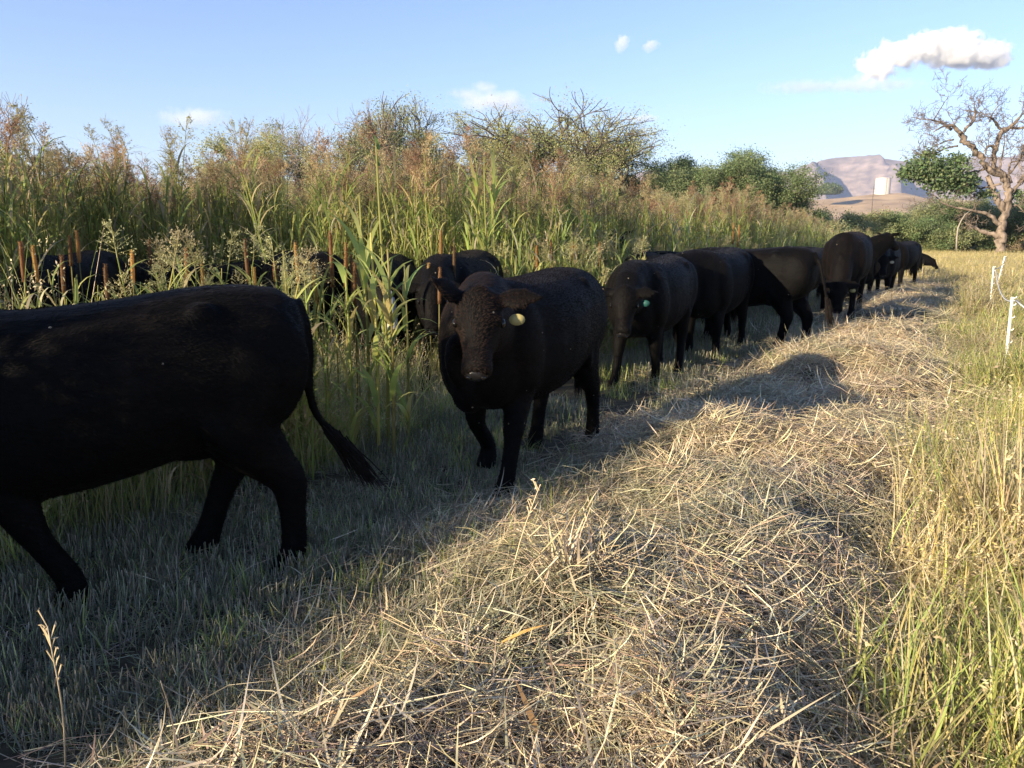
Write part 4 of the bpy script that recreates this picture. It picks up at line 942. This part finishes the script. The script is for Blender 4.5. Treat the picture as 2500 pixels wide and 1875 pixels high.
for dens, r0, r1, sc in ((12, 0, 12, .8), (8, 12, 25, 1.1), (2.4, 25, 80, 2.0)):
    x, y, s, t = field_pts(dens, -44, -5.0, -6, 70); r = np.hypot(x, y); k = (r >= r0) & (r < r1) & infront(x, y); x, y, r = x[k], y[k], r[k]; n = len(x)
    PX.append(np.stack([x, y], 1)); q = sc * rnd(.8, 1.2, n); PS.append(np.stack([q, q, np.interp(r, [0, 20, 30], [.5, .6, 1.1]) * rnd(.7, 1.2, n)], 1)); PI.append(np.where(rng.random(n) < np.interp(r, [10, 22, 28], [.75, .6, .08]), 5 + rng.integers(0, 3, n), rng.integers(0, 5, n)))
x, y, s, t = field_pts(5, -5, 1.0, 22, 66); k = (t > 24); x, y = x[k], y[k]; n = len(x); PX.append(np.stack([x, y], 1)); PS.append(np.stack([1.7 + 0 * x, 1.7 + 0 * x, rnd(.7, 1.3, n)], 1)); PI.append(rng.integers(0, 5, n))
PX = np.concatenate(PX); PS = np.concatenate(PS); PI = np.concatenate(PI); x, y = PX.T; n = len(x); print('field', n)
scatter('field_grass', vs, np.stack([x, y, ground_z(x, y)], 1), np.stack([np.zeros(n), np.zeros(n), rnd(0, 6.28, n)], 1), PS, PI, label='yellow pasture grass beyond the path and right of the fence', cat='grass')

# ------------------------------------------------------------------ fence
M_post = mat_noise('white_post', (.62, .58, .52), (.82, .79, .74), 15, .55, 4, .2)
M_rope = mat_noise('fence_rope', (.45, .45, .44), (.62, .62, .6), 40, .7)
posts = [((5.40, 8.30), .90, (-.02, .0), 'white plastic fence post standing nearest on the right'), ((10.25, 16.5), .92, (-.03, 0), 'white plastic fence post, second along the fence'), ((13.9, 22.2), .98, (.14, 0), 'leaning white fence post, third along the fence'), ((4.15, 4.35), .80, (.05, 0), 'white fence post just outside the photo on the right')]
tops = []
for (x, y), h, (lx, ly), lb in posts:
    z = float(ground_z(x, y)); o = empty('fence_post', (x, y, z - .03)); tag(o, lb, 'fence post', 'white posts of the wire fence')
    g = Geo(); zz = np.linspace(0, h, 9); tube(g, np.stack([lx * zz, ly * zz, zz], 1), .017 - .003 * zz / h, sides=8); link('shaft', g.mesh('shaft', M_post, True), o)
    for f in (.30, .45, .60, .75, .90, .985):
        g = Geo(); c = np.array([lx * f * h, ly * f * h, f * h]); tube(g, [c + [.013, 0, 0], c + [.038, -.006, .006], c + [.044, -.006, .024]], [.006, .006, .005], sides=6); link('clip', g.mesh('clip', M_post), o)
    tops.append(np.array([x + lx * h * .98 + .04, y - .006, z - .03 + h * .96]))
def rope(a, b, sag, lb):
    f = np.linspace(0, 1, 24)[:, None]; P = a * (1 - f) + b * f; P[:, 2] -= (sag * 4 * f * (1 - f))[:, 0]; g = Geo(); tube(g, P, .009, sides=6); o = link('fence_rope', g.mesh('fence_rope', M_rope, True)); tag(o, lb, 'rope', 'ropes of the wire fence')
rope(tops[0], tops[1], .22, 'white fence rope hanging between the nearest and second posts')
rope(tops[1], tops[2], .10, 'white fence rope between the second and the leaning post')
rope(tops[0], tops[3], .18, 'white fence rope running down from the nearest post to the right edge')

# ------------------------------------------------------------------ single plants the photo shows one by one
def on_ground(X, Y):
    u = (X * .4096 - 512) / F; v = (384 - Y * .4096) / F; dy = math.cos(PITCH) + v * math.sin(PITCH); dz = -math.sin(PITCH) + v * math.cos(PITCH)
    z = 0.0
    for _ in range(12):
        t = (z - CAM_H) / dz; z = .5 * z + .5 * float(ground_z(u * t, dy * t))
    t = (z - CAM_H) / dz; return u * t, dy * t, z
# brown seed spikes
def spike(x, y, h, L, r, lean, label):
    z = float(ground_z(x, y)); o = empty('seed_spike', (x, y, z)); tag(o, label, 'seed spike', 'brown seed spikes in the crop')
    g = Geo(); top = np.array([lean * h, 0, h]); a = top * ((h - L) / h)
    tube(g, [np.zeros(3), a * .5 + [.01, 0, 0], a], [.007, .006, .005], (.30, .27, .10), sides=5, cap=False); link('stem', g.mesh('stem', M_crop), o)
    g = Geo(); n = 9; f = np.linspace(0, 1, n); P = a[None] * (1 - f[:, None]) + top[None] * f[:, None]; c = pick([(.30, .155, .05), (.42, .26, .09), (.22, .12, .05)], 1)[0]
    tube(g, P, r * np.array([.6, .95, 1, 1, 1, .95, .9, .75, .3]), c, sides=8)
    m = 260; f = rnd(0, 1, m); a_ = rnd(0, 6.28, m); Q = a[None] * (1 - f[:, None]) + top[None] * f[:, None] + np.stack([np.cos(a_), np.sin(a_), 0 * a_], 1) * r * .97; quads(g, Q, .009 * rnd(.7, 1.4, m), c * rnd(.6, 1.4, m)[:, None], .6)
    link('spike', g.mesh('spike', M_crop), o)
SP = [(300, 610, 700, 6.2, 'above the back of the near cow'), (435, 600, 680, 6.4, 'above the back of the near cow'), (355, 585, 650, 7.2, 'above the back of the near cow'), (95, 600, 690, 6.1, 'above the back of the near cow'), (1100, 600, 690, 7.2, 'left of the yellow-tagged cow'), (740, 590, 690, 6.0, 'in front of the brown-backed cow'), (1410, 595, 670, 9.6, 'above the yellow-tagged cow'), (1475, 590, 660, 10.2, 'above the yellow-tagged cow'), (615, 585, 690, 5.6, 'behind the rump of the near cow'), (665, 640, 690, 5.5, 'behind the rump of the near cow'), (628, 650, 700, 6.0, 'behind the rump of the near cow'),
      (785, 640, 740, 5.5, 'in front of the brown-backed cow'), (808, 560, 700, 5.6, 'in front of the brown-backed cow'), (822, 590, 700, 5.8, 'in front of the brown-backed cow'), (853, 640, 745, 5.4, 'in front of the brown-backed cow'), (866, 620, 720, 5.7, 'in front of the brown-backed cow'),
      (248, 645, 760, 4.9, 'above the back of the near cow'), (497, 630, 720, 5.2, 'above the back of the near cow'), (130, 625, 720, 5.3, 'above the back of the near cow'), (40, 590, 690, 5.4, 'above the back of the near cow'), (150, 575, 650, 6.4, 'above the back of the near cow'), (180, 560, 640, 7, 'above the back of the near cow'),
      (1045, 640, 740, 7.0, 'left of the yellow-tagged cow'), (1060, 650, 740, 6.6, 'left of the yellow-tagged cow'), (1068, 560, 640, 7.4, 'left of the yellow-tagged cow'),
      (1345, 585, 665, 9.5, 'above the yellow-tagged cow'), (1358, 600, 670, 9.2, 'above the yellow-tagged cow'), (1385, 590, 665, 9.4, 'above the yellow-tagged cow'), (1440, 600, 670, 9.8, 'above the yellow-tagged cow'), (1320, 600, 670, 9.0, 'above the yellow-tagged cow'),
      (1790, 545, 600, 15, 'above the middle pair of cattle'), (1800, 550, 605, 15.3, 'above the middle pair of cattle')]
for X_, Ya, Yb, D, wh in SP:
    a = W(X_, Ya, D); b = W(X_, Yb, D); h = a.z; L = min(.45, a.z - b.z); spike(a.x, D, h, L, .009 + D * .0010, rnd(-.05, .05), 'orange-brown seed spike among the green crop ' + wh)
# bright tall stalk
def tall_stalk(X_, Yt, D, label, heads=False, leaves=9, pal=LGRN, r=.013, leafw=.05, name='sorghum_plant', bare=.45, curl=(.6, 2.0)):
    a = W(X_, Yt, D); h = a.z; z = 0; o = empty(name, (a.x, D, float(ground_z(a.x, D)) - .02)); tag(o, label, 'plant', 'single tall plants at the crop edge')
    g = Geo(); zz = np.linspace(0, h, 8); P = np.stack([.015 * np.sin(zz * 2), .01 * np.cos(zz * 2), zz], 1); tube(g, P, np.linspace(r, r * .5, 8), pick([(.42, .42, .14), (.5, .46, .18)], 1)[0], sides=6); link('stem', g.mesh('stem', M_crop), o)
    n = leaves; zf = np.concatenate([rnd(.1, bare, n - 2), [.93, .98]]) if bare < 1 else rnd(.1, .95, n); base = np.stack([0 * zf, 0 * zf, zf * h], 1)
    g = Geo(); L = h * rnd(.2, .34, n) * np.where(zf > .9, .22 if bare < 1 else .6, 1); blades(g, base, rnd(0, 6.28, n), rnd(.1, .45, n), L, leafw * rnd(.7, 1.2, n), rnd(*curl, n), pick(pal, n, .2), 7, twist=.3); link('leaves', g.mesh('leaves', M_crop), o)
tall_stalk(923, 340, 5.3, 'single tall bare pale stalk rising above the crop right of the near cow', bare=.5)
for X_, Yt, D, wd in ((905, 560, 5.2, 'left of the tall bare stalk'), (945, 600, 5.1, 'right of the tall bare stalk'), (880, 470, 5.6, 'left of the tall bare stalk, taller'), (985, 640, 5.4, 'halfway between the tall bare stalk and the yellow-tagged cow'), (840, 640, 5.0, 'nearest behind the tail of the near cow'),
                     (1185, 380, 9.0, 'tallest above the yellow-tagged cow'), (1165, 420, 9.2, 'left of the tallest one above the yellow-tagged cow'), (1205, 400, 9.3, 'right of the tallest one above the yellow-tagged cow'), (690, 600, 5.2, 'with a pale arching leaf behind the rump of the near cow')):
    tall_stalk(X_, Yt, D, 'leafy green crop plant ' + wd, bare=1, leaves=15, pal=LGRN + YEL[:1] + GRN[:1], leafw=.045)

# dry upright stalks and tufts on the hay
def dry_stalk(X_, Yb, Yt, lean, label, kinks=0, r=.003, seed=True, D=None):
    x, y, z = on_ground(X_, Yb); h = W(X_, Yt, y).z - z; o = empty('dry_stalk', (x, y, z - .02)); tag(o, label, 'dry stalk', 'single dry stalks in the foreground')
    g = Geo(); n = 7; f = np.linspace(0, 1, n); P = np.stack([lean * h * f ** 1.4, .02 * np.sin(f * 4), f * h], 1); c = (.55, .44, .28); tube(g, P, np.linspace(r, r * .5, n), c, sides=5)
    link('stem', g.mesh('stem', M_straw), o)
    if seed:
        g = Geo(); m = 12; f = rnd(.62, 1, m); A = np.stack([np.interp(f, np.linspace(0, 1, n), P[:, c_]) for c_ in range(3)], 1); a = np.where(np.arange(m) % 2, 0, math.pi) + rnd(-.6, .6, m); l = h * rnd(.03, .10, m)
        B = A + np.stack([np.cos(a) * l * .4, np.sin(a) * l * .2, l], 1); sticks(g, A, B, r * .55, r * .9, c); quads(g, B, .02, (.5, .4, .25), .35); link('seed_head', g.mesh('seed_head', M_straw), o)
dry_stalk(158, 1905, 1505, .03, 'single upright dry stalk with a small branched head, bottom left in front of the stubble')
dry_stalk(410, 1790, 1640, .0, 'short bare dry stem standing right of the branched dry stalk', seed=False)
dry_stalk(1240, 1460, 1170, .25, 'thin dry stalk leaning over the hay left of the tall straw tuft')
dry_stalk(1085, 1600, 1395, -.05, 'pale dry stalk with a feathery tip at the left edge of the hay row')
dry_stalk(1822, 1640, 1530, .02, 'short pale stem upright in the lower middle of the hay')
def straw_tuft(X_, Yb, Yt, n, label, lean=.5, width=.006, bent=.5, pal=None):
    x, y, z = on_ground(X_, Yb); h = W(X_, Yt, y).z - z; g = Geo(); pal = pal or [(.66, .52, .32), (.56, .44, .27), (.72, .60, .42)]; n = int(n * 1.7)
    base = np.stack([rng.normal(0, .035, n), rng.normal(0, .035, n), np.full(n, -.03)], 1); C = blades(g, base, rnd(0, 6.28, n), rnd(0, lean, n), h * rnd(.4, 1.1, n), width * rnd(.6, 1.3, n), rnd(0, 1.2, n), pick(pal, n, .15), 6, twist=.8)
    k = int(n * bent); A = C[:k, -1]; a = rnd(0, 6.28, k); l = h * rnd(.2, .5, k); sticks(g, A, A + np.stack([np.cos(a) * l * .8, np.sin(a) * l * .8, -l * rnd(.3, .9, k)], 1), width * .35, width * .2, pick(pal, k, .15))
    m = n; f = rnd(0, 1, m); b2 = np.stack([rng.normal(0, .05, m), rng.normal(0, .05, m), rnd(0, h * .3, m)], 1); a = rnd(0, 6.28, m); l = rnd(.1, .25, m); sticks(g, b2, b2 + np.stack([np.cos(a) * l, np.sin(a) * l, rnd(0, .12, m)], 1), .002, .0012, pick(pal, m, .2))
    o = link('straw_tuft', g.mesh('straw_tuft', M_straw), loc=(x, y, z)); tag(o, label, 'straw tuft', 'tufts of straw standing up from the hay')
straw_tuft(1640, 1170, 1030, 26, 'upright pale straw tuft on the far hump of hay, right of the yellow-tagged cow')
straw_tuft(1930, 1150, 1075, 12, 'small bent straw tuft on the crest of the hump, far right of the tall tuft')
straw_tuft(1390, 1420, 1205, 34, 'big broken straw tuft in mid hay row with a bent leaf arching left', lean=.8, width=.012)
straw_tuft(1460, 1400, 1230, 18, 'brown seed-headed tuft leaning right out of the big broken tuft', lean=.35, pal=[(.36, .26, .15), (.5, .4, .24)])
straw_tuft(2010, 1400, 1290, 12, 'bent straw tuft beside the right-hand grass', lean=.6)
straw_tuft(1150, 1640, 1500, 26, 'low pale clump of straw in the lower left of the hay row', lean=1.1, width=.009)
straw_tuft(1080, 960, 920, 10, 'tiny dry tuft at the hind hooves of the yellow-tagged cow', lean=.8)
def leaf_bit(X_, Y_, L, az, c, label):
    x, y, z = on_ground(X_, Y_); g = Geo(); blades(g, [(0, 0, .09)], az, 1.2, L, .022, .35, [c], 7, twist=.7); o = link('dry_leaf', g.mesh('dry_leaf', M_straw), loc=(x, y, z)); tag(o, label, 'leaf', 'loose dry leaves on the hay')
leaf_bit(1225, 1630, .16, .3, (.72, .42, .12), 'bright orange dry leaf lying on the hay left of centre')
leaf_bit(1310, 1860, .2, 1.9, (.60, .34, .12), 'orange curled leaf standing at the bottom edge of the hay')
leaf_bit(760, 1860, .24, .7, (.50, .32, .15), 'brown curled leaf at the bottom edge near the left end of the hay')
leaf_bit(1745, 1650, .13, 2.6, (.66, .52, .28), 'pale tan leaf lying in the lower middle of the hay')
# ------------------------------------------------------------------ clouds
BOX = [(0, 1, 3, 2), (4, 6, 7, 5), (0, 4, 5, 1), (2, 3, 7, 6), (0, 2, 6, 4), (1, 5, 7, 3)]
def cloud(name, X, Y, D, wpx, hpx, blobs, seed, label, dens=.012, thin=False, noise_scale=None):
    R = np.random.default_rng(seed); c = W(X, Y, D); k = D / F * .4096
    Wd, Hh = wpx * k, hpx * k
    m = bpy.data.materials.new(name); m.use_nodes = True; t = m.node_tree; t.nodes.clear()
    o_ = t.nodes.new('ShaderNodeOutputMaterial'); pv = t.nodes.new('ShaderNodeVolumePrincipled'); pv.inputs['Color'].default_value = (1, 1, 1, 1); pv.inputs['Anisotropy'].default_value = .2
    tc = t.nodes.new('ShaderNodeTexCoord'); acc = None
    n1 = t.nodes.new('ShaderNodeTexNoise'); n1.inputs['Scale'].default_value = (noise_scale or 1) / Hh * 2.2; n1.inputs['Detail'].default_value = 5; n1.inputs['Roughness'].default_value = .6
    t.links.new(tc.outputs['Object'], n1.inputs['Vector'])
    for (bx, bz, rx, rz) in blobs:
        mp = t.nodes.new('ShaderNodeMapping'); mp.vector_type = 'POINT'; sx, sz = rx * k, rz * k; sy = (sx + sz) / 2
        mp.inputs['Scale'].default_value = (1 / sx, 1 / sy, 1 / sz); mp.inputs['Location'].default_value = (-bx * k / sx, 0, bz * k / sz); t.links.new(tc.outputs['Object'], mp.inputs[0])
        ln = t.nodes.new('ShaderNodeVectorMath'); ln.operation = 'LENGTH'; t.links.new(mp.outputs[0], ln.inputs[0])
        sb = t.nodes.new('ShaderNodeMath'); sb.operation = 'SUBTRACT'; sb.inputs[0].default_value = 1; t.links.new(ln.outputs['Value'], sb.inputs[1])
        if acc is None: acc = sb
        else:
            mxn = t.nodes.new('ShaderNodeMath'); mxn.operation = 'MAXIMUM'; t.links.new(acc.outputs[0], mxn.inputs[0]); t.links.new(sb.outputs[0], mxn.inputs[1]); acc = mxn
    mu = t.nodes.new('ShaderNodeMath'); mu.operation = 'MULTIPLY_ADD'; mu.inputs[1].default_value = 2.2; mu.inputs[2].default_value = -1.1; t.links.new(n1.outputs[0], mu.inputs[0])
    ad = t.nodes.new('ShaderNodeMath'); ad.operation = 'ADD'; t.links.new(acc.outputs[0], ad.inputs[0]); t.links.new(mu.outputs[0], ad.inputs[1])
    mr = t.nodes.new('ShaderNodeMapRange'); mr.inputs['From Min'].default_value = .05; mr.inputs['From Max'].default_value = .9 if thin else .35; mr.inputs['To Max'].default_value = dens; t.links.new(ad.outputs[0], mr.inputs['Value'])
    t.links.new(mr.outputs[0], pv.inputs['Density']); t.links.new(pv.outputs[0], o_.inputs['Volume'])
    try: m.cycles.volume_step_rate = 1.0
    except Exception: pass
    dy = Hh * 1.3; g = Geo(); ellipsoid(g, (0, 0, 0), (Wd * .62, dy * .62, Hh * .75)); V = [(a * Wd * .62, b * dy * .6, cc * Hh * .62) for a in (-1, 1) for b in (-1, 1) for cc in (-1, 1)]
    me = mesh_np(name, V, np.array(BOX), mat=m)
    o = link('cloud', me, loc=c); tag(o, label, kind='stuff'); o['category'] = 'cloud'; return o
CD = 6200.0
cloud('big_cloud', 2285, 132, CD, 350, 110, [(-128, 24, 50, 36), (-85, 2, 60, 32), (-20, -14, 70, 34), (45, -26, 60, 30), (110, -2, 65, 28), (60, 8, 95, 22), (125, 18, 50, 18)], 1, 'white puffy cloud with grey underside above the mountain', dens=.03, noise_scale=2.2)
cloud('thin_cloud', 2060, 212, CD, 380, 46, [(-90, 0, 110, 15), (30, -3, 130, 18), (110, -6, 80, 14)], 2, 'thin streak of pale cloud below the big white cloud', dens=.005, thin=True)
cloud('small_cloud', 1519, 104, CD, 40, 44, [(0, 0, 18, 20)], 3, 'tiny white puff of cloud, left one of two high up', dens=.009)
cloud('small_cloud', 1588, 111, CD, 40, 34, [(0, 0, 19, 14)], 4, 'tiny white puff of cloud, right one of two high up', dens=.009)
cloud('mid_cloud', 1190, 240, CD, 260, 90, [(-40, -10, 50, 18), (-10, -24, 40, 16), (20, 8, 100, 22), (60, 22, 60, 12)], 5, 'low flat cloud with white top behind the two big leafy trees', dens=.008, thin=True)
cloud('thin_cloud', 470, 290, CD, 200, 60, [(0, 0, 90, 26)], 6, 'faint pale cloud low over the crop at the left', dens=.005, thin=True)
cloud('small_cloud', 1565, 290, CD, 110, 26, [(0, 0, 50, 9), (10, -5, 20, 8)], 7, 'small flat cloud right of the broad yellow-green tree', dens=.012, thin=True)

# ------------------------------------------------------------------ haze
HAZE = 1.7e-4
if HAZE:
    m = bpy.data.materials.new('haze'); m.use_nodes = True; t = m.node_tree; t.nodes.clear(); o_ = t.nodes.new('ShaderNodeOutputMaterial'); pv = t.nodes.new('ShaderNodeVolumePrincipled')
    pv.inputs['Color'].default_value = (.58, .72, 1, 1); pv.inputs['Density'].default_value = HAZE; pv.inputs['Anisotropy'].default_value = .2; t.links.new(pv.outputs[0], o_.inputs['Volume'])
    V = [(a, b, c) for a in (-4600, 5200) for b in (-900, 4300) for c in (-12, 330)]
    hz = link('haze', mesh_np('haze', V, np.array(BOX), mat=m)); tag(hz, 'thin bluish air between the field and the mountain', kind='stuff')
